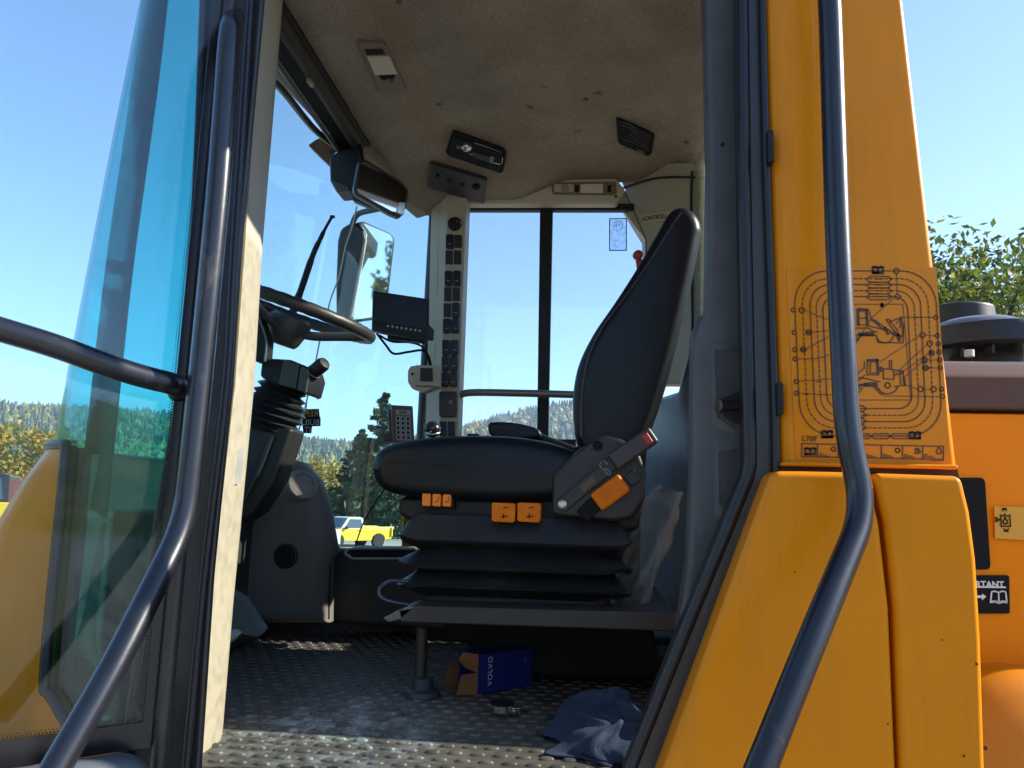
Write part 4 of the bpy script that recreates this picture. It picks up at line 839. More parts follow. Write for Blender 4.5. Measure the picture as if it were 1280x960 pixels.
tube('seat_wire', [PY(481, 612, 1.74), PY(473, 622, 1.9), PY(455, 652, 2.2), PY(444, 682, 2.37)], .0022, SOFT, seat, n=6, seg=6)

# ================================================================== DASH, STEERING
dash_ = pillow('dash_hump', [(240, 612), (300, 590), (330, 574), (352, 570), (380, 578), (400, 600), (411, 632), (417, 668), (421, 690), (414, 700), (413, 778), (240, 778)], 2.24, 2.37, .055, DGREY, LO, dn=0, steps=7)
kn = PY(378, 607, 1.99); ka = V((.62, -.62, .35))
mesh('vent_knob', *lathe(PY(372, 612, 2.27), ka, [(.050, -.03), (.050, .035), (.046, .045), (.034, .049), (.032, .046), (.015, .047), (0, .047)], 28), mat('knob_grey', (.22, .195, .17), .55, 0, .1, 10, .1, 300), dash_, smooth=True)
vt = mesh('round_vent', *lathe(PY(357.5, 695, 2.237), (0, -1, 0), [(.036, -.004), (.036, .003), (.029, .005), (.028, .001), (0, .001)], 26), BLACK, dash_, smooth=True)
for dx in (-8, -2.5, 3, 8.5): box('vane', PY(357.5+dx, 695, 2.233), (.0035, .006, .044-.0012*abs(dx)), BLACK, vt, 0)
tube('dash_seam', [PY(x, y, 2.245) for x, y in ((344, 588), (353, 600), (350, 625), (338, 645), (320, 662))], .003, SOFT, dash_, n=6, seg=8)
tube('dash_seam', [PY(411, 774, 2.25), PY(411.5, 740, 2.25), PY(413, 706, 2.25)], .0022, SOFT, dash_, n=4, seg=6)
mesh('front_bulkhead', *slab([(-1.14, 1.55, FZ), (-1.14, 2.35, FZ), (-1.0, 2.5, FZ), (-1.0, 1.45, FZ)], (0, 0, .40)), CONS, LO, bevel=.02)
# pedals
pe = empty('pedal', PY(310, 790, 1.98), 'dark grey floor pedal beneath the dash', 'pedal')
mesh('plate', *slab([PY(286, 740, 2.0), PY(304, 752, 2.0), PY(330, 792, 1.94), PY(322, 797, 1.94), PY(288, 792, 1.94)], (0, .03, .01)), mat('pedal_grey', (.10, .11, .10), .5, 0, .2, 20), pe, bevel=.004)
mesh('pad', *slab([PY(282, 791, 1.90), PY(292, 789, 1.90), PY(299, 794, 1.88), PY(288, 798, 1.88)], (0, .02, .004)), mat('pad_pale', (.55, .55, .52), .5), pe, bevel=.003)

SC = empty('steering_column', (PY(330, 640, 2.0).x, 2.0, FZ), 'steering wheel on a tilting column with ribbed rubber gaiter', 'steering wheel')
WC = V((PY(368, 389, 1.99).x, 1.99, PY(368, 389, 1.99).z)); tau = R(17); wn = V((math.sin(tau), -.03, math.cos(tau))).normalized()
wx, wy, _ = frame(wn); RW = .216
path = [WC+(wx*math.cos(6.283*i/72)+wy*math.sin(6.283*i/72))*RW for i in range(72)]
rad = [.0165+(.0011*math.sin(i*math.pi*1.0) if False else (.0010 if i % 2 else -.0004)) for i in range(72)]
v, f = tubemesh(path, rad, 14, closed=True)
WRIM = mat('wheel_rim', (.030, .026, .024), .42, 0, .35, 20, .15, 180)
mesh('rim', v, f, WRIM, SC, smooth=True, auto=60)
hubc = WC - wn*.055
mesh('hub', *lathe(hubc, wn, [(.034, -.045), (.042, -.035), (.054, .0), (.058, .022), (.057, .030), (.050, .035), (0, .036)], 30), mat('hub_grey', (.05, .046, .042), .5, 0, .2, 12), SC, smooth=True)
mesh('hub_cap', *lathe(hubc, wn, [(.051, .033), (.046, .039), (0, .041)], 30), mat('cap_blue', (.02, .025, .04), .35), SC, smooth=True)
for ang in (-20, 100, 220):
    a = R(ang); d = (wx*math.cos(a)+wy*math.sin(a))
    o = tube('spoke', [hubc+d*.035, hubc+d*.08+wn*.008, hubc+d*.14+wn*.028, WC+d*(RW-.006)-wn*.004], [.017]*3+[.015]*3+[.0125]*3+[.011] if False else .0125, mat('spoke_dark', (.055, .05, .046), .45), SC, n=5)
lowc = PY(350, 470, 2.0); ax = (hubc-PY(338, 560, 2.0)).normalized()
# column switch housing
rotm = Matrix(((1, 0, 0), (0, 1, 0), (0, 0, 1)))
plate('switch_housing', [(327, 447), (362, 449), (384, 458), (387, 470), (381, 492), (368, 487), (340, 480), (324, 470)], 1.93, .13, BLACK, SC, bevel=.008)
plate('housing_door', [(354, 449), (374, 455), (369, 486), (348, 481)], 1.922, .01, mat('housing_grey', (.045, .05, .05), .4), SC, bevel=.003)
plate('housing_end', [(376, 457), (387, 463), (382, 491), (371, 487)], 1.922, .012, mat('housing_green', (.05, .055, .05), .35), SC, bevel=.003)
st0, st1 = PY(386, 470, 1.96), PY(409, 451, 1.93); dS = (st1-st0).normalized()
stk2 = tube('stalk', [PY(376, 474, 1.97), st0], .008, BLACK, SC, n=3)
mesh('stalk_knob', *lathe(st0, dS, [(.017, 0), (.0205, .005), (.0205, .018), (.0185, .021), (.0195, .025), (.0195, .058), (.016, .066), (0, .068)], 20), BLACK, SC, smooth=True)
tube('stalk_ring', [st0+dS*.0215+ (frame(dS)[0]*math.cos(6.283*k/20)+frame(dS)[1]*math.sin(6.283*k/20))*.0195 for k in range(21)], .0012, mat('ring_grey', (.25, .25, .26), .4), SC, raw=True, seg=6)
# display pod on the left of the column
plate('display_pod', [(310, 380), (324, 392), (334, 424), (332, 450), (318, 452), (306, 440)], 1.90, .05, BLACK, SC, bevel=.008)
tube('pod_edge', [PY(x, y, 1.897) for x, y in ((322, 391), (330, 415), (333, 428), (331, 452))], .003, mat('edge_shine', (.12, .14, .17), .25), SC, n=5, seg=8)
# ribbed gaiter
g0, g1 = PY(354, 482, 2.0), PY(334, 540, 2.0); ga = (g0-g1).normalized(); gl = (g0-g1).length; pr = []
NR = 7
for k in range(NR*4+1):
    t = k/(NR*4); bulge = .063+.017*math.sin(math.pi*min(1, t*1.15+.0)); w_ = (k % 4); rib = (-.010, -.002, .006, -.002)[w_]
    pr.append((bulge+rib, gl*t))
mesh('gaiter', *lathe(g1, ga, [(.03, 0)]+pr+[(.02, gl)], 30), mat('gaiter_rubber', (.018, .020, .024), .38, 0, .2, 20), SC, smooth=True, auto=70)
# lower column cover, a tapering box leaning forward
q0 = [(308, 524), (366, 535), (362, 548), (344, 600), (318, 640), (288, 660), (288, 560)]
plate('column_cover', q0, 1.95, .10, mat('cover_dark', (.016, .016, .015), .5, 0, .2, 12, .1, 300), SC, bevel=.012, seg=3)
tube('cover_ridge', [PY(340, 545, 1.945), PY(325, 585, 1.945), PY(306, 625, 1.945)], .006, MATS['cover_dark'], SC, n=4, seg=8)

# ================================================================== SWITCH PILLAR
SP = 2.55
sp = mesh('switch_pillar', *loft([[PY(a, y, SP) for a, y in ((559.5-(y-246)*.035, y), (583-(y-246)*.037, y))] + [PY(583-(y-246)*.037, y, SP)+V((0, .09, 0)), PY(541.5-(y-246)*.026, y, SP+.10), PY(539.5-(y-246)*.026, y, SP+.06)] for y in (222, 340, 440, 560)]), BEI, LO, bevel=.003)
lx = lambda y: 559.5-(y-246)*.035
rx = lambda y: 583-(y-246)*.037
tube('pillar_seam', [(PY(550.5-(y-246)*.030, y, SP+.028)) for y in (250, 350, 450, 550)], .0016, SOFT, sp, n=2, seg=6)
for y, u in ((269, .3), (347, .5), (372, .5)): mesh('pillar_screw', *lathe(PY(545.5-(y-246)*.027 + u*4, y, SP+.045), V((-.8, -.6, 0)), [(.0035, 0), (.003, .002), (0, .0022)], 8), SOFT, sp)
KEYM = mat('switch_black', (.010, .012, .016), .30)
KEY2 = mat('switch_blank', (.012, .013, .016), .55)
DOTM = mat('switch_mark', (.25, .28, .33), .4)
rg = mesh('round_gauge', *lathe(PY(568.5, 280.5, SP), (0, -1, 0), [(.0255, -.002), (.0255, .007), (.022, .010), (0, .0105)], 26), KEYM, sp, smooth=True)
mesh('gauge_mark', *lathe(PY(571.5, 276.5, SP-.0105), (0, -1, 0), [(.0045, 0), (.0045, .0012), (0, .0013)], 14), mat('gauge_grey', (.1, .11, .13), .3), rg)
mesh('gauge_light', *lathe(PY(575.8, 278, SP-.009), (0, -1, 0), [(.0022, 0), (.0018, .002), (0, .0022)], 10), WHT, rg)
rows = [(301.5, 1, 0, 16.5), (321.5, 0, 0, 17.5), (347.5, 1, 1, 17.5), (367.5, 0, 0, 17.5), (387.5, 0, 1, 17.5), (407, 1, 1, 16.5), (434, 1, 1, 17), (454, 1, 1, 17.5), (474, 1, 1, 17), (536, 0, 0, 19)]
for yc, a1, a2, hh in rows:
    for k, rock in enumerate((a1, a2)):
        L_, R_ = lx(yc)-1.0, rx(yc)-3.0; wd = (R_-L_)/2; x0 = L_+k*wd+.8; x1 = L_+(k+1)*wd-.8
        if rock:
            b_ = plate('rocker_switch', rr_px(x0-.4, yc-hh/2-.8, x1+.4, yc+hh/2+.8, 2.6), SP-.011, .016, KEYM, sp, bevel=.003, seg=2)
            cm = (x0+x1)/2; plate('switch_mark', [(cm-2, yc+2.6), (cm+2, yc+3.0), (cm+2, yc+4.0), (cm-2, yc+3.6)], SP-.0118, .001, DOTM, b_, bevel=0)
        else: plate('switch_blank', [(x0, yc-hh/2), (x1, yc-hh/2+.4), (x1, yc+hh/2), (x0, yc+hh/2-.4)], SP-.004, .008, KEY2, sp, bevel=.001)
ig = plate('ignition_plate', rr_px(548.5, 489, 570.5, 521, 3.5), SP-.012, .016, KEYM, sp, bevel=.003, seg=3)
mesh('key_lock', *lathe(PY(563.5, 503, SP-.012), (0, -1, 0), [(.0075, 0), (.0075, .003), (.005, .004), (0, .0035)], 16), mat('lock_grey', (.14, .15, .17), .35, .7), ig, smooth=True)

# monitor on the pillar
MO = empty('monitor', PY(500, 428, 2.42), 'black reversing monitor with a row of buttons', 'monitor')
mesh('housing', *slab([PY(466.5, 363, 2.36), PY(537, 373.5, 2.40), PY(536, 426.5, 2.40), PY(465, 412.5, 2.36)], V((-.012, .035, 0))), BLACK, MO, bevel=.004)
mesh('screen', *slab([PY(469, 366.5, 2.3575), PY(534.5, 376.5, 2.397), PY(533.5, 411.5, 2.397), PY(468, 402, 2.3575)], V((0, .001, 0))), mat('screen_black', (.003, .003, .005), .25, spec=.2), MO)
for i in range(8):
    mesh('button', *lathe(PY(485+i*5.7, 407.6+i*.85, 2.366+i*.003), (0, -1, 0), [(.0036, 0), (.0036, .002), (0, .0025)], 10), mat('button_grey', (.42, .42, .42), .4), MO, smooth=True)
plate('bracket', [(484, 414), (529, 422), (529, 428), (484, 424)], 2.41, .03, BLACK, MO, bevel=.003)
box('mount_arm', PY(535, 415, 2.46), (.02, .10, .04), BLACK, MO, .004)
tube('cable', [PY(471, 417, 2.42), PY(482, 431, 2.42), PY(492, 442, 2.43), PY(510, 440, 2.44), PY(528, 438, 2.46), PY(536, 446, 2.48), PY(539, 460, 2.49)], .0040, SOFT, MO, n=6, seg=8)
tube('cable', [PY(474, 419, 2.42), PY(490, 427, 2.43), PY(512, 428, 2.44), PY(527, 433, 2.46), PY(534, 445, 2.48), PY(537, 458, 2.49)], .0036, SOFT, MO, n=6, seg=8)
# beige junction box on the pillar
JB = empty('junction_box', PY(528, 488, 2.48), 'beige box with a black square switch below the monitor', 'switch box')
mesh('case', *slab([PY(x, y, 2.44) for x, y in ((519, 456), (548, 457), (547.5, 483), (519, 482))], (0, .06, 0)), BEI, JB, bevel=.004)
mesh('rounded_end', *slab([PY(x, y, 2.452) for x, y in ((519.5, 456.5), (513, 457.5), (509.5, 463), (509.5, 477), (514, 485), (530, 490), (546, 483.5), (519.5, 482))], (0, .05, 0)), CREAM, JB, bevel=.004)
plate('square_switch', [(525, 459.5), (540.5, 460), (540.5, 476.5), (525, 476)], 2.434, .01, KEYM, JB, bevel=.002)
mesh('side_screw', *lathe(PY(515.5, 467.5, 2.450), (-.3, -1, 0), [(.005, 0), (.004, .002), (0, .002)], 8), SOFT, JB)
# keypad remote in its holder
KP = empty('keypad', PY(500, 552, 2.30), 'brown keypad handset with grey keys in a holder', 'keypad')
BRN = mat('keypad_brown', (.11, .052, .042), .45, 0, .2, 20)
kv = [(489, 506), (516, 507.5), (518.5, 556), (491, 556)]
mesh('body', *slab([PY(x, y, 2.28) for x, y in kv], (-.012, .035, 0)), BRN, KP, bevel=.003)
mesh('face', *slab([PY(x, y, 2.2785) for x, y in ((494.5, 511.5), (513.5, 512.5), (515.5, 551), (496, 551))], (0, .001, 0)), mat('keypad_face', (.16, .13, .12), .5), KP)
mesh('display', *slab([PY(x, y, 2.277) for x, y in ((494.5, 512.5), (512.5, 513.5), (512.8, 518.5), (495, 517.5))], (0, .002, 0)), mat('lcd', (.30, .32, .29), .3), KP)
mesh('display_text', *slab([PY(x, y, 2.2762) for x, y in ((498.5, 513.5), (508.5, 514), (508.7, 517.5), (498.7, 516.8))], (0, .001, 0)), mat('lcd_dark', (.10, .12, .10), .3), KP)
for r_ in range(5):
    for c_ in range(3):
        x, y = 497.2+c_*6.3+r_*.18, 523+r_*5.9+c_*.3
        kp_ = plate('key', [(x-2.6, y-2.4), (x+2.6, y-2.2), (x+2.6, y+2.5), (x-2.6, y+2.3)], 2.2765, .003, mat('key_frame', (.42, .42, .42), .4), KP, bevel=0)
        plate('key_cap', [(x-1.7, y-1.8), (x+1.7, y-1.7), (x+1.7, y+1.7), (x-1.7, y+1.6)], 2.2755, .002, SOFT, kp_, bevel=0)
mesh('holder', *slab([PY(x, y, 2.30) for x, y in ((485, 512), (489, 511), (490, 553), (479, 552), (479, 543), (486, 541))], (0, .03, 0)), mat('holder_dark', (.05, .03, .028), .5), KP, bevel=.003)
# control lever knob
JS = empty('control_lever', PY(541, 545, 2.26), 'small black control lever knob behind the seat cushion', 'lever')
cyl('shaft', PY(541, 570, 2.26), PY(541, 545, 2.26), .008, BLACK, JS)
mesh('knob', *lathe(PY(541, 546, 2.26), (-.1, -.1, 1), [(.014, 0), (.024, .012), (.026, .024), (.022, .036), (.012, .045), (0, .047)], 20), mat('knob_black', (.012, .012, .013), .22), JS, smooth=True)
tube('clamp', [PY(533, 541, 2.235), PY(541, 543, 2.22), PY(549, 541, 2.235)], .004, STEEL, JS, n=4, seg=8)
box('button', PY(592, 545, 2.30), (.035, .03, .012), BLACK, JS, .003)

# hanging tag on the windscreen, lettered (seen from behind, so it reads mirrored)
TG = empty('lettered_decal', PY(389, 522, 2.48), 'black cut-out decal lettered RENT BUILD IT stuck on the windscreen', 'decal')
TP = PY(388, 520, 2.46); tn = V((0, -1, 0)); TY = 2.46
mesh('backing', *slab([PY(x, y, TY) for x, y in ((376, 511.5), (398.5, 511), (399.5, 521), (400.5, 521.5), (400.5, 532.5), (390, 533), (389, 541.5), (379, 541.5), (378, 532), (374, 531))], (0, .002, 0)), SOFT, TG)
AMB = mat('tag_amber', (.42, .25, .02), .5); TBL = mat('tag_grey', (.30, .31, .36), .5)
def mir(body, pr, pl, m, sz): a, b = PY(*pr, TY-.002), PY(*pl, TY-.002); text('lettering', body, a, b-a, (0, 0, 1), sz, m, TG)
mir('RENT', (398, 520.3), (377, 520.6), AMB, .029); mir('BUILD', (399.5, 531.4), (374, 531.4), TBL, .028); mir('IT', (388.5, 540.6), (380, 540.6), TBL, .027)
tube('cord', [PY(397, 500, 2.46), PY(388, 470, 2.46), PY(384, 500, 2.46), PY(383, 512, 2.46)], .0012, SOFT, TG, n=4, seg=6)

# ================================================================== THINGS FIXED TO THE HEADLINER
def onhead(nm, px, dep, m, parent, off=0., bevel=.003, **kw):
    a = [PH(x, y, off) for x, y in px]; n = (a[1]-a[0]).cross(a[2]-a[0]).normalized()
    if n.z > 0: n = -n
    v, f = slab([p+n*dep for p in a], -n*(dep+.004)); o = mesh(nm, v, f, m, parent, bevel=bevel, **kw); return o
BEZ = mat('lamp_bezel', (.17, .135, .10), .5, 0, .15, 12); LENS = mat('lamp_lens', (.50, .44, .36), .35)
CL = empty('ceiling_lamp', PH(477, 82), 'tan ceiling lamp with square lens and round spot', 'lamp', 'cab lamps')
onhead('bezel', [(446, 50), (449, 49), (478, 49.5), (482, 53), (508, 108), (506, 112), (478, 113.5), (473, 110)], .012, BEZ, CL)
onhead('lens', [(456, 65), (485, 65), (495, 87), (466, 88)], .017, LENS, CL)
onhead('slot', [(454, 57), (477, 57), (479, 62), (457, 63)], .014, SOFT, CL, bevel=0)
onhead('slot', [(472, 90), (492, 89), (490, 93), (482, 96), (475, 95)], .014, SOFT, CL, bevel=0)
c_ = PH(485, 101, .012); mesh('spot', *lathe(c_, (0, -.1, -1), [(.014, 0), (.014, .005), (.010, .006), (.009, .003), (0, .005)], 20), mat('spot_metal', (.22, .18, .14), .3, .5), CL, smooth=True)
# lamp on the header over the window
L2 = empty('header_lamp', PY(730, 236, 2.60), 'slim cream lamp on the header above the side window', 'lamp', 'cab lamps')
plate('bezel', [(689, 227.5), (770, 226.5), (771, 240), (767, 243), (691, 242)], 2.592, .012, BEZ, L2, bevel=.003)
plate('lens', [(725.5, 230), (754, 229.5), (754, 240.5), (725.5, 240.5)], 2.587, .01, mat('lens_cream', (.62, .56, .46), .35), L2, bevel=.002)
plate('end_cover', [(692, 230), (717, 230), (717, 240), (693, 239.5)], 2.5895, .008, CREAM, L2, bevel=.002)
for x in (721, 761.5): plate('slot', [(x-2.3, 231.5), (x+2.3, 231.5), (x+2.3, 239.5), (x-2.3, 239.5)], 2.5885, .006, SOFT, L2, bevel=0)
mesh('spot', *lathe(PY(706.5, 236, 2.589), (0, -1, 0), [(.015, 0), (.015, .003), (.011, .004), (0, .002)], 18), mat('spot_tan', (.30, .25, .18), .4), L2, smooth=True)
for q in ((611, 247), (770, 245.5)): mesh('header_screw', *lathe(PY(*q, 2.598), (0, -1, 0), [(.006, 0), (.005, .002), (0, .002)], 10), mat('screw_brown', (.10, .08, .06), .5, .4), LO)
# radio
RD = empty('car_radio', PH(595, 190), 'black car radio with chrome dial in the headliner', 'radio')
onhead('surround', [(566, 162), (571, 163), (629, 184), (633, 189), (629, 212), (625, 215.5), (561, 194), (557, 189)], .016, SOFT, RD, bevel=.004)
onhead('face', [(568, 167), (627, 188), (623, 211), (562, 190)], .020, mat('radio_face', (.012, .013, .018), .25), RD, bevel=.002)
onhead('display', [(592, 185), (617, 193), (615, 199.5), (592, 191)], .022, mat('radio_display', (.07, .09, .09), .15), RD, bevel=0)
onhead('display_end', [(614, 190.5), (619, 192), (616.5, 199), (612.5, 198)], .0225, mat('radio_grey', (.22, .24, .25), .2), RD, bevel=0)
def hl_line(pts, r_, m, par, off): return tube('chrome_line', [PH(x, y, off) for x, y in pts], r_, m, par, n=3, seg=6)
CHR = mat('chrome_trim', (.6, .58, .52), .2, .9)
hl_line([(578, 188.5), (600, 197), (625, 205.5), (628, 197)], .0012, CHR, RD, .023)
hl_line([(593, 178.5), (620, 188), (627, 191)], .0008, CHR, RD, .023)
mesh('dial', *lathe(PH(583.5, 182.5, .020), (.05, -.25, -1), [(.0165, 0), (.0165, .010), (.013, .013), (.0125, .011), (0, .012)], 24), CHR, RD, smooth=True)
onhead('button', [(571.5, 176.5), (577, 178.5), (576, 182), (571.5, 180.5)], .023, CHR, RD, bevel=0)
# climate panel
CP = empty('climate_panel', PH(572, 226), 'dark climate control panel with knobs below the radio', 'control panel')
onhead('panel', [(538, 201), (609, 221.5), (605, 251), (535, 231)], .014, mat('climate_dark', (.030, .027, .026), .5, 0, .2, 12), CP, bevel=.003)
for x, y, r_ in ((547, 217.5, .008), (561.5, 222, .0145), (578, 227.5, .014), (595, 232, .0145)):
    k_ = mesh('dial', *lathe(PH(x, y, .014), (.05, -.45, -1), [(r_, 0), (r_, .006), (r_*.72, .007), (r_*.68, .013), (r_*.3, .014), (0, .014)], 20), SOFT, CP, smooth=True)
    if r_ > .01: tube('dial_arc', [PH(x+12*r_/.0145*.62*math.cos(R(a)), y+.9*12*r_/.0145*.62*math.sin(R(a)), .0165) for a in range(200, 371, 17)], .0012, mat('arc_grey', (.16, .15, .14), .5), k_, raw=True, seg=5)
# speaker grille
SG = empty('speaker_grille', PH(794, 170), 'black louvred speaker grille in the headliner', 'speaker')
onhead('frame', [(770, 146), (775, 147), (818, 167), (814, 190), (809, 192.5), (775, 178), (772, 175)], .010, SOFT, SG, bevel=.002)
for i in range(6):
    t = i/5; y0, y1 = 153+t*21, 171+t*17.5; xo = 0
    hl = tube('louvre', [PH(777, y0-1, .013), PH(786, y0+1.5, .014), PH(796, (y0+y1)/2-.5, .015), PH(813-t*3, y1-1, .013)], .0022, mat('louvre_dark', (.03, .03, .032), .45), SG, n=4, seg=6)
onhead('grille_badge', [(797, 183), (806, 186.5), (805, 189), (796, 185.5)], .015, mat('badge_green', (.10, .11, .08), .5), SG, bevel=0)

# ================================================================== MIRRORS AND WIPERS
IM = empty('interior_mirror', PY(478, 235, 2.05), 'framed interior mirror with clip hanging from the headliner', 'mirror')
mpx = [(449, 200), (458, 199), (502, 226), (511.5, 237), (511, 250), (504, 269), (499, 272), (489, 268), (445, 243), (442, 237)]
m0 = PY(478, 235, 2.02); mn = V((.50, -.86, -.08)).normalized(); PM = lambda x, y, o=0: PP(x, y, m0+mn*o, mn)
mesh('housing', *slab([PM(x, y) for x, y in mpx], -mn*.03), mat('mirror_black', (.012, .014, .018), .35), IM, bevel=.006, seg=3)
mesh('mirror_glass', *slab([PM(x, y, .0015) for x, y in ((451, 203), (457, 202), (500, 229), (508, 238), (508, 248), (501, 266), (490, 264), (448, 241), (446, 236))], -mn*.001), mat('mirror_silver', (.75, .78, .76), .03, 1), IM)
tube('stem', [PM(466, 214)-mn*.02, PM(463, 206)-mn*.06, PY(455, 196, 2.15)+V((-.02, 0, .05))], .007, BLACK, IM, n=4)
mesh('clip_lens', *slab([PM(x, y, .012) for x, y in ((499, 252), (507, 253), (505, 269), (496, 266))], -mn*.012), mat('clip_clear', (.6, .65, .62), .1, .6), IM, bevel=.003)
# wiper motor cover at the top of the windscreen
WM = empty('wiper_motor', PY(430, 215, 2.15), 'dark wiper motor housing at the windscreen top corner', 'wiper motor')
plate('cover', [(411, 196), (425, 186), (446, 182), (453, 200), (446, 235), (437, 238), (420, 240), (412, 225)], 2.14, .08, mat('motor_dark', (.020, .022, .03), .4), WM, bevel=.008)
plate('foot', [(414, 224), (434, 232), (437, 238), (421, 240)], 2.132, .02, mat('motor_grey', (.08, .08, .075), .5), WM, bevel=.003)
plate('bracket', [(385, 181), (395, 174), (412, 168), (424, 167), (424, 178), (412, 190), (423, 196), (411, 206), (398, 194)], 2.20, .03, mat('rust_bracket', (.22, .085, .04), .6, 0, .4, 30), WM, bevel=.003)
mesh('mirror_back', *slab([PY(x, y, 2.14) for x, y in ((437, 236), (443, 240), (466, 254), (460, 258), (440, 250))], (0, .03, 0)), mat('back_blue', (.02, .04, .08), .4), WM, bevel=.004)
for pth, r_ in (([(330, 92, 1.62), (352, 112, 1.75), (385, 153, 1.95), (400, 168, 2.05), (424, 186, 2.14)], .010),):
    tube('linkage', [PY(x, y, Y)+V((-.0, 0, 0)) for x, y, Y in pth], r_, RAILM, WM, n=6, seg=10)
# wiper blade standing up in front of the windscreen
WB = empty('wiper', PY(360, 400, 2.22), 'black wiper blade slanting up behind the steering wheel', 'wiper')
tube('arm', [PY(362, 400, 2.26), PY(375, 366, 2.26), PY(390, 322, 2.26), PY(398, 303, 2.26)], [.013]*6+[.011]*6+[.009]*6+[.008], BLACK, WB, n=6, seg=8)
tube('blade', [PY(396, 308, 2.25), PY(406, 287, 2.25), PY(415.5, 270, 2.25)], [.0075]*4+[.005]*4+[.005], BLACK, WB, n=4, seg=8)
box('blade_tip', PY(415.5, 271, 2.25), (.014, .01, .008), BLACK, WB, .001)
tube('arm_root', [PY(345, 418, 2.24), PY(362, 400, 2.25), PY(372, 372, 2.25)], .012, BLACK, WB, n=4, seg=8)
tube('hose', [PY(332, 400, 2.2), PY(340, 394, 2.2), PY(350, 393, 2.2), PY(356, 402, 2.2)], .004, mat('hose_pale', (.4, .4, .4), .3), WB, n=4, seg=8)
# outside mirrors beyond the glass
OM = empty('outside_mirror', PY(470, 400, 3.0), 'large dusty outside mirror beyond the windscreen reflecting trees', 'mirror')
MRH = mat('mirror_housing', (.045, .05, .052), .5, 0, .4, 25, .1, 100)
mh = [(419, 400), (419, 350), (421, 300), (425, 285), (437, 277), (449, 279), (456, 288), (457.5, 300), (448, 350), (439, 398), (436, 410)]
plate('housing', mh, 2.98, .07, MRH, OM, bevel=.018, seg=4)
om0 = PY(470, 340, 3.05); on = V((.74, -.67, -.085)).normalized(); PO = lambda x, y, o=0: PP(x, y, om0+on*o, on)
gp = [(446, 278), (456, 276.5), (488, 291), (493.5, 296), (494, 304), (487, 364), (482, 398), (438, 404), (446, 350), (456, 300), (455, 286)]
mesh('mirror_head', *slab([PO(x, y) for x, y in gp], -on*.04), BLACK, OM, bevel=.01, seg=3)
mgl = mat('dusty_mirror', (.62, .66, .66), .025, .96, .12, 60)
mesh('mirror_glass', *slab([PO(x, y, .002) for x, y in ((449, 281), (456, 279.5), (487, 293), (491, 298), (491, 305), (485, 362), (480, 394), (441, 400), (449, 350), (458, 300), (457, 288))], -on*.001), mgl, OM)
tube('mirror_arm', [PY(440, 282, 3.02), PY(447, 268, 2.98), PY(468, 262, 2.90), PY(490, 258, 2.85)], .012, MRH, OM, n=5, seg=10)
tube('housing_edge', [PY(x, y, 2.975) for x, y in ((450, 281), (456.5, 290), (457.5, 300), (449, 350), (440, 396))], .0025, mat('edge_pale', (.5, .5, .46), .4), OM, n=6, seg=6)
# frayed pale cord hanging inside the windscreen
FC = tube('hanging_cord', [PY(x, y, 2.44) for x, y in ((446, 258), (441, 280), (432, 308), (424, 345), (414, 372), (408, 395), (400, 425), (394, 455), (386, 490), (376, 530), (366, 556), (361, 576))], .0026, mat('cord_white', (.62, .6, .55), .8), None, n=6, seg=6, label='thin white cord dangling in front of the outside mirror', cat='cord')

# ================================================================== LOOSE THINGS ON THE FLOOR
# blue parts box lying on its side with an open end
b0, b1 = PZ(596, 869, FZ+.002), PZ(664, 857, FZ+.002); bxd = (b1-b0).normalized(); bn = V((bxd.y, -bxd.x, 0)); bh = .088; bd = .07
BX = empty('parts_box', b0, 'small blue cardboard parts box lying open under the seat', 'box')
BLU = mat('box_blue', (.012, .022, .17), .45, 0, .12, 20); CARD = mat('box_inside', (.24, .095, .035), .85, 0, .25, 25)
q = [b0, b1, b1-bn*bd, b0-bn*bd]; hh = V((0, 0, bh)); tk = .002
for nm, pts, off in (('front_side', [q[0], q[1], q[1]+hh, q[0]+hh], -bn*tk), ('back_side', [q[3], q[2], q[2]+hh, q[3]+hh], bn*tk), ('bottom', [q[0], q[1], q[2], q[3]], V((0, 0, tk))), ('top', [q[0]+hh, q[1]+hh, q[2]+hh, q[3]+hh], V((0, 0, -tk))), ('end', [q[1], q[2], q[2]+hh, q[1]+hh], -bxd*tk)):
    mesh(nm, *slab(pts, off), BLU, BX)
mesh('flap', *slab([q[0]+V((0, 0, .002)), q[0]+hh*.56, q[0]+hh*.50-bxd*.032-bn*.02, q[0]-bxd*.04-bn*.025+V((0, 0, .002))], bn*.0015), CARD, BX)
mesh('flap', *slab([q[0]+hh*.55, q[0]+hh*1.02, q[0]+hh*1.04-bxd*.022-bn*.03, q[0]+hh*.85-bxd*.030-bn*.035, q[0]+hh*.66-bxd*.018-bn*.025], bn*.0015), CARD, BX)
mesh('flap', *slab([q[3]+V((0, 0, .002)), q[3]+hh*.7, q[3]+hh*.6-bxd*.03, q[3]-bxd*.04+V((0, 0, .002))], -bn*.0015), CARD, BX)
a = b0+bxd*.043+bn*.001+V((0, 0, .016)); text('lettering', 'VOLVO', a, (0, 0, 1), -bxd, .0185, WHT, BX, space=1.1)
a = b0+bxd*.148+bn*.001+V((0, 0, .055)); text('lettering', 'VBC 1', a, (0, 0, 1), -bxd, .0065, mat('print_dim', (.3, .3, .35), .5), BX)
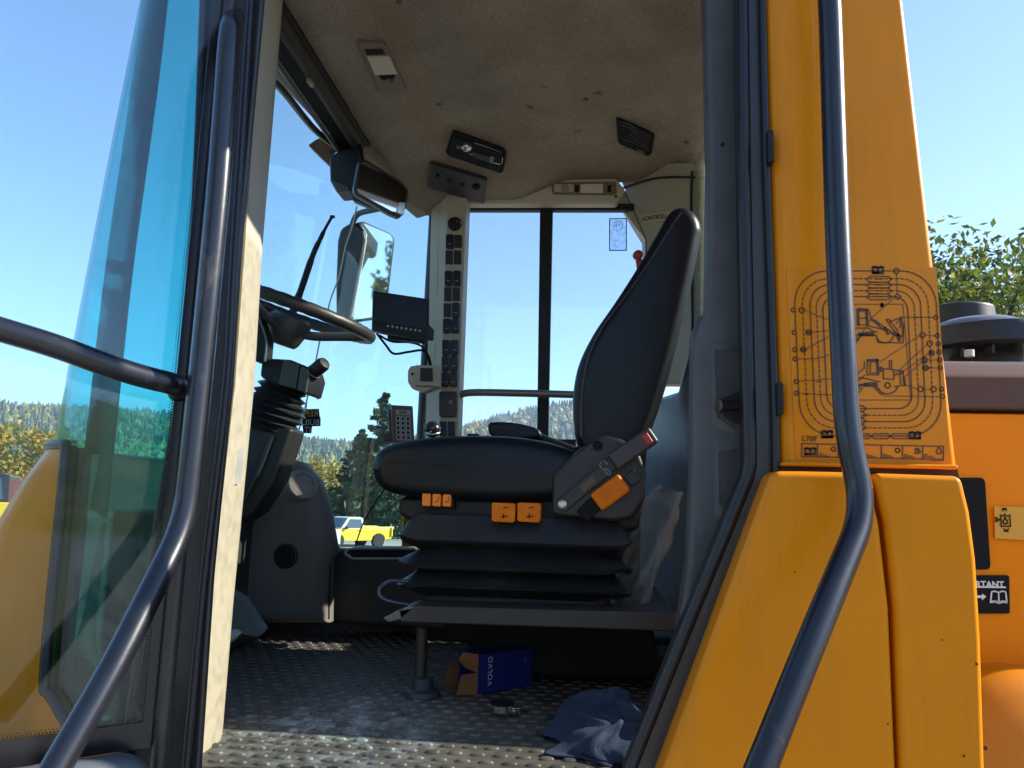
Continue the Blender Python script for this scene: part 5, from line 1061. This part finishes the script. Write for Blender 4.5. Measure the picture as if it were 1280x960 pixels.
# hose clamp
hc = PZ(628, 893, FZ+.001); HC = empty('hose_clamp', hc, 'steel hose clamp ring lying on the studded mat', 'hose clamp')
SS = mat('clamp_steel', (.62, .62, .60), .25, 1, .15, 40)
def band(r_, w_, t0, t1): return loft([[hc+V((rr*math.cos(t0+(t1-t0)*i/40), rr*math.sin(t0+(t1-t0)*i/40), z)) for i in range(41)] for rr, z in ((r_, .007), (r_, .007+w_), (r_-.0012, .007+w_), (r_-.0012, .007), (r_, .007))], caps=False, closed=False)
mesh('band', *band(.024, .013, -.2, 5.9), SS, HC, smooth=True, auto=40)
mesh('rubber_liner', *band(.0225, .018, -.2, 5.9), SOFT, HC, smooth=True, auto=40)
box('screw_block', hc+V((.029, -.012, .012)), (.018, .012, .014), SS, HC, .002, Matrix.Rotation(.4, 3, 'Z'))
cyl('screw', hc+V((.024, -.022, .010)), hc+V((.036, -.006, .012)), .0045, SS, HC, bevel=.001)
tube('tail', [hc+V((.024, .0, .01)), hc+V((.040, .006, .008)), hc+V((.052, .002, .007))], .0022, SOFT, HC, n=4, seg=6)

# crumpled denim rag
def rag():
    from mathutils import noise
    N = 84; P0 = PZ(765, 925, FZ); vs_, fs = [], []
    ax1 = (PZ(815, 925, FZ)-PZ(690, 925, FZ)); ax1.z = 0; L1_ = ax1.length*.62; ax1.normalize(); ax2 = V((-ax1.y, ax1.x, 0))
    for j in range(N+1):
        for i in range(N+1):
            u, v = i/N*2-1, j/N*2-1; r_ = max(abs(u), abs(v)); ang = math.atan2(v, u)
            edge = 1+.10*math.sin(2*ang+1)+.07*math.sin(5*ang+2)+.04*math.sin(9*ang)
            rr = math.hypot(u, v); sc_ = r_/max(rr, 1e-6)
            x, y = u*sc_*L1_*edge, v*sc_*.19*edge
            x += .018*math.sin(v*9+u*3)+.010*noise.noise((u*4, v*4, 3)); y += .016*math.sin(u*8-v*4)
            wa = noise.noise((u*1.3+5, v*1.3, 1.7)); wb = noise.noise((u*1.6-3, v*1.6, 4.1))
            fold = lambda ph: (1-abs(math.sin(ph)))**1.6
            env = sm(1.08, .30, rr)
            h = .010+env*(.034+.030*fold(2.1*u+1.2*v+2.6*wa)+.022*fold(-1.5*u+2.6*v+2.8*wb+.8)+.010*fold(4.2*u-2.2*v+3*wa+1.9*wb)) + .002*noise.noise((u*12, v*12, 2)) + .022*math.exp(-((u+.5)**2+(v-.5)**2)/.09)
            h *= sm(1.16, .8, rr) if rr > .8 else 1
            p = P0+ax1*x+ax2*y; vs_.append((p.x, p.y, FZ+.005+max(.002, h)))
    for j in range(N):
        for i in range(N): a = j*(N+1)+i; fs.append((a, a+1, a+N+2, a+N+1))
    m = mat('denim', (.024, .042, .080), .9, 0, .45, 16, .6, 300, col2=(.014, .026, .055))
    o = mesh('rag', vs_, fs, m, smooth=True, auto=180, label='crumpled blue denim rag on the mat by the rear post', cat='rag'); o.modifiers.new('smooth', 'SMOOTH').iterations = 4; s = o.modifiers.new('solid', 'SOLIDIFY'); s.thickness = .003
rag()
# clear plastic bag stuffed beside the seat
def bag():
    from mathutils import noise
    vs_, fs = [], []; N, M = 40, 26
    ctr = [(775, 770, 26), (796, 715, 24), (812, 668, 24), (826, 632, 22), (838, 612, 15)]
    for j in range(N+1):
        t = j/N*(len(ctr)-1); k = min(int(t), len(ctr)-2); f_ = t-k; x, y, w_ = [ctr[k][i]*(1-f_)+ctr[k+1][i]*f_ for i in range(3)]
        for i in range(M):
            a = 6.283*i/M; rr = 1+.30*noise.noise((math.cos(a)*2.2, math.sin(a)*2.2, j*.13))+.22*abs(noise.noise((math.cos(a)*5, math.sin(a)*5, j*.09)))
            c = PY(x+math.cos(a)*w_*rr, y+.35*math.cos(a)*w_, 1.80); vs_.append((c.x, 1.80+.055*math.sin(a)*rr, c.z+.006*noise.noise((i*.5, j*.6, 5))))
    for j in range(N):
        for i in range(M): q_ = (i+1) % M; fs.append((j*M+i, j*M+q_, (j+1)*M+q_, (j+1)*M+i))
    m = bpy.data.materials.new('clear_film'); m.use_nodes = True; t = m.node_tree; t.nodes.clear(); o_ = t.nodes.new('ShaderNodeOutputMaterial')
    tr = t.nodes.new('ShaderNodeBsdfTransparent'); tr.inputs[0].default_value = (.80, .83, .83, 1); gl = t.nodes.new('ShaderNodeBsdfGlossy'); gl.inputs['Roughness'].default_value = .10
    nz_ = t.nodes.new('ShaderNodeTexNoise'); nz_.inputs['Scale'].default_value = 38; nz_.inputs['Detail'].default_value = 5; bp_n = t.nodes.new('ShaderNodeBump'); bp_n.inputs['Strength'].default_value = .9; bp_n.inputs['Distance'].default_value = .01; t.links.new(nz_.outputs[0], bp_n.inputs['Height']); t.links.new(bp_n.outputs[0], gl.inputs['Normal'])
    df = t.nodes.new('ShaderNodeBsdfDiffuse'); df.inputs[0].default_value = (.4, .42, .38, 1)
    lw = t.nodes.new('ShaderNodeLayerWeight'); lw.inputs[0].default_value = .45; mx = t.nodes.new('ShaderNodeMixShader'); m2 = t.nodes.new('ShaderNodeMixShader'); m2.inputs[0].default_value = .07
    t.links.new(lw.outputs['Facing'], mx.inputs[0]); t.links.new(tr.outputs[0], mx.inputs[1]); t.links.new(gl.outputs[0], mx.inputs[2]); t.links.new(mx.outputs[0], m2.inputs[1]); t.links.new(df.outputs[0], m2.inputs[2]); t.links.new(m2.outputs[0], o_.inputs[0])
    mesh('plastic_bag', vs_, fs, m, smooth=True, auto=180, label='clear crinkled plastic bag tucked behind the seat boot', cat='bag')
bag()

# ================================================================== PARKED VEHICLES
def car(nm, base, yaw, paint, label, cat, pickup=True, roofc=None, L=5.0, k=1.0):
    root = empty(nm, base, label, cat); Rm = Matrix.Rotation(yaw, 3, 'Z'); T = lambda x, y, z: base+Rm@V((x, y, z))*k
    GL = mat('car_glass', (.05, .08, .10), .08, 0, coat=.5); TY = mat('tyre', (.015, .015, .015), .8); RIM = mat('rim', (.35, .35, .34), .35, .7)
    W = .88
    sect = lambda pts, y0, y1: loft([[T(x, y0, z) for x, z in pts], [T(x, y1, z) for x, z in pts]])
    h = L/2
    # front faces +x local
    body = [(-h, .45), (-h, 1.02), (.1, 1.02), (.15, 1.05), (h-.9 if pickup else h-.95, 1.03), (h-.12, .93), (h, .80), (h, .42), (h-.35, .36), (h-.45, .62), (h-.72, .76), (h-1.0, .74), (h-1.24, .60), (h-1.32, .36), (-h+1.42, .36), (-h+1.34, .60), (-h+1.1, .74), (-h+.82, .76), (-h+.56, .62), (-h+.46, .40)]
    bd_ = mesh('body', *sect(body, -W, W), paint, root, bevel=.04, seg=3)
    x1, x2 = (.15, 1.25) if pickup else (-1.4, 1.0)
    if pickup: cabp = [(-.35, 1.0), (-.30, 1.62), (-.1, 1.68), (.55, 1.68), (.72, 1.62), (1.22, 1.04)]
    else: cabp = [(-h+.15, 1.0), (-h+.45, 1.45), (-h+.9, 1.52), (.25, 1.50), (1.15, 1.02)]
    mesh('cabin', *loft([[T(x, -W*.96+(z-1)*.16, z) for x, z in cabp], [T(x, W*.96-(z-1)*.16, z) for x, z in cabp]]), roofc or paint, root, bevel=.03)
    fr_, tp = cabp[-1], cabp[-2]
    ws = [T(fr_[0]*.9+tp[0]*.1+.012, -W*.84, fr_[1]*.9+tp[1]*.1+.012), T(fr_[0]*.9+tp[0]*.1+.012, W*.84, fr_[1]*.9+tp[1]*.1+.012), T(tp[0]+.03, W*.74, tp[1]-.03), T(tp[0]+.03, -W*.74, tp[1]-.03)]
    mesh('windscreen', *slab(ws, Rm@V((.02, 0, .015))), GL, root)
    for sy in (-1, 1):
        a = cabp[1]; wv = [(cabp[0][0]+.12, 1.08), (a[0]+.16, 1.56 if pickup else 1.42), (tp[0]-.12, 1.57 if pickup else 1.44), (fr_[0]-.24, 1.08)]
        mesh('side_window', *slab([T(x, sy*(W*.965-(z-1)*.16+.006), z) for x, z in wv], Rm@V((0, sy*.012, 0))), GL, root)
        box('door_mirror', T(fr_[0]-.28, sy*(W+.10), 1.10), (.10, .16, .14), BLACK, root, .02, Rm)
        mesh('headlight', *slab([T(h-.02, sy*.50, .68), T(h-.02, sy*.84, .68), T(h-.06, sy*.84, .86), T(h-.06, sy*.50, .86)], Rm@V((.05, 0, 0))), mat('headlamp', (.6, .62, .62), .15), root, bevel=.01)
        for x in (h-.86, -h+.96):
            wl = mesh('wheel', *lathe(T(x, sy*(W-.16), .35), Rm@V((0, sy, 0)), [(.22, 0), (.33, .0), (.36, .03), (.36, .16), (.33, .20), (.22, .20)], 24), TY, root, smooth=True)
            mesh('rim', *lathe(T(x, sy*(W+.02), .35), Rm@V((0, sy, 0)), [(.23, 0), (.21, .015), (.10, -.01), (.06, .02), (0, .022)], 20), RIM, wl, smooth=True)
        if pickup: box('door_handle', T(.02, sy*(W+.01), .93), (.16, .03, .04), BLACK, root, .008, Rm)
    mesh('grille', *slab([T(h-.01, -.46, .66), T(h-.01, .46, .66), T(h-.05, .46, .86), T(h-.05, -.46, .86)], Rm@V((.045, 0, 0))), BLACK, root)
    box('bumper', T(h+.03, 0, .52), (.16, 1.78, .20), mat('bumper_grey', (.10, .10, .10), .5), root, .03, Rm)
    if pickup:
        for sy in (-1, 1): box('bed_side', T(-h+1.05, sy*(W-.05), 1.07), (2.05, .10, .12), paint, root, .02, Rm)
        box('tailgate', T(-h+.05, 0, .85), (.08, 1.7, .45), paint, root, .02, Rm)
    return root
PKY = mat('pickup_yellow', (.75, .52, .03), .3, coat=.6); CRM = mat('pickup_roof', (.62, .62, .60), .35, coat=.4)
p = PZ(437, 683, 0); car('pickup_truck', V((p.x, p.y, 0)), R(-180+52), PKY, 'yellow pickup with pale cab parked below the dark spruces', 'pickup', True, CRM, 4.6, .86)
p = PZ(355, 694, 0); car('parked_car', V((p.x-.5, p.y, 0)), R(-180+40), mat('car_white', (.7, .7, .68), .3, coat=.5), 'white car mostly hidden in front of the yellow pickup', 'car', False)
p = onground(-6, 650, 38)
car('parked_truck', V((p.x, p.y, 0)), R(-150), PKY, 'yellow truck with black cab cut off at the left edge beyond the nose panel', 'truck', True, mat('truck_black', (.012, .013, .015), .2, coat=.6), 4.6, 1.75)

# ================================================================== HAZE: the autumn air over the valley
hz = bpy.data.materials.new('haze_air'); hz.use_nodes = True; t = hz.node_tree; t.nodes.clear()
ho = t.nodes.new('ShaderNodeOutputMaterial'); pv_ = t.nodes.new('ShaderNodeVolumePrincipled'); pv_.inputs['Color'].default_value = (.78, .88, 1, 1); pv_.inputs['Density'].default_value = .00024; pv_.inputs['Anisotropy'].default_value = .2
t.links.new(pv_.outputs[0], ho.inputs['Volume'])
hv_ = [(x, y, z) for z in (-14, 330) for x, y in ((-7600, -7600), (7600, -7600), (7600, 7600), (-7600, 7600))]
mesh('haze', hv_, [(3, 2, 1, 0), (4, 5, 6, 7), (0, 1, 5, 4), (1, 2, 6, 5), (2, 3, 7, 6), (3, 0, 4, 7)], hz, kind='stuff')
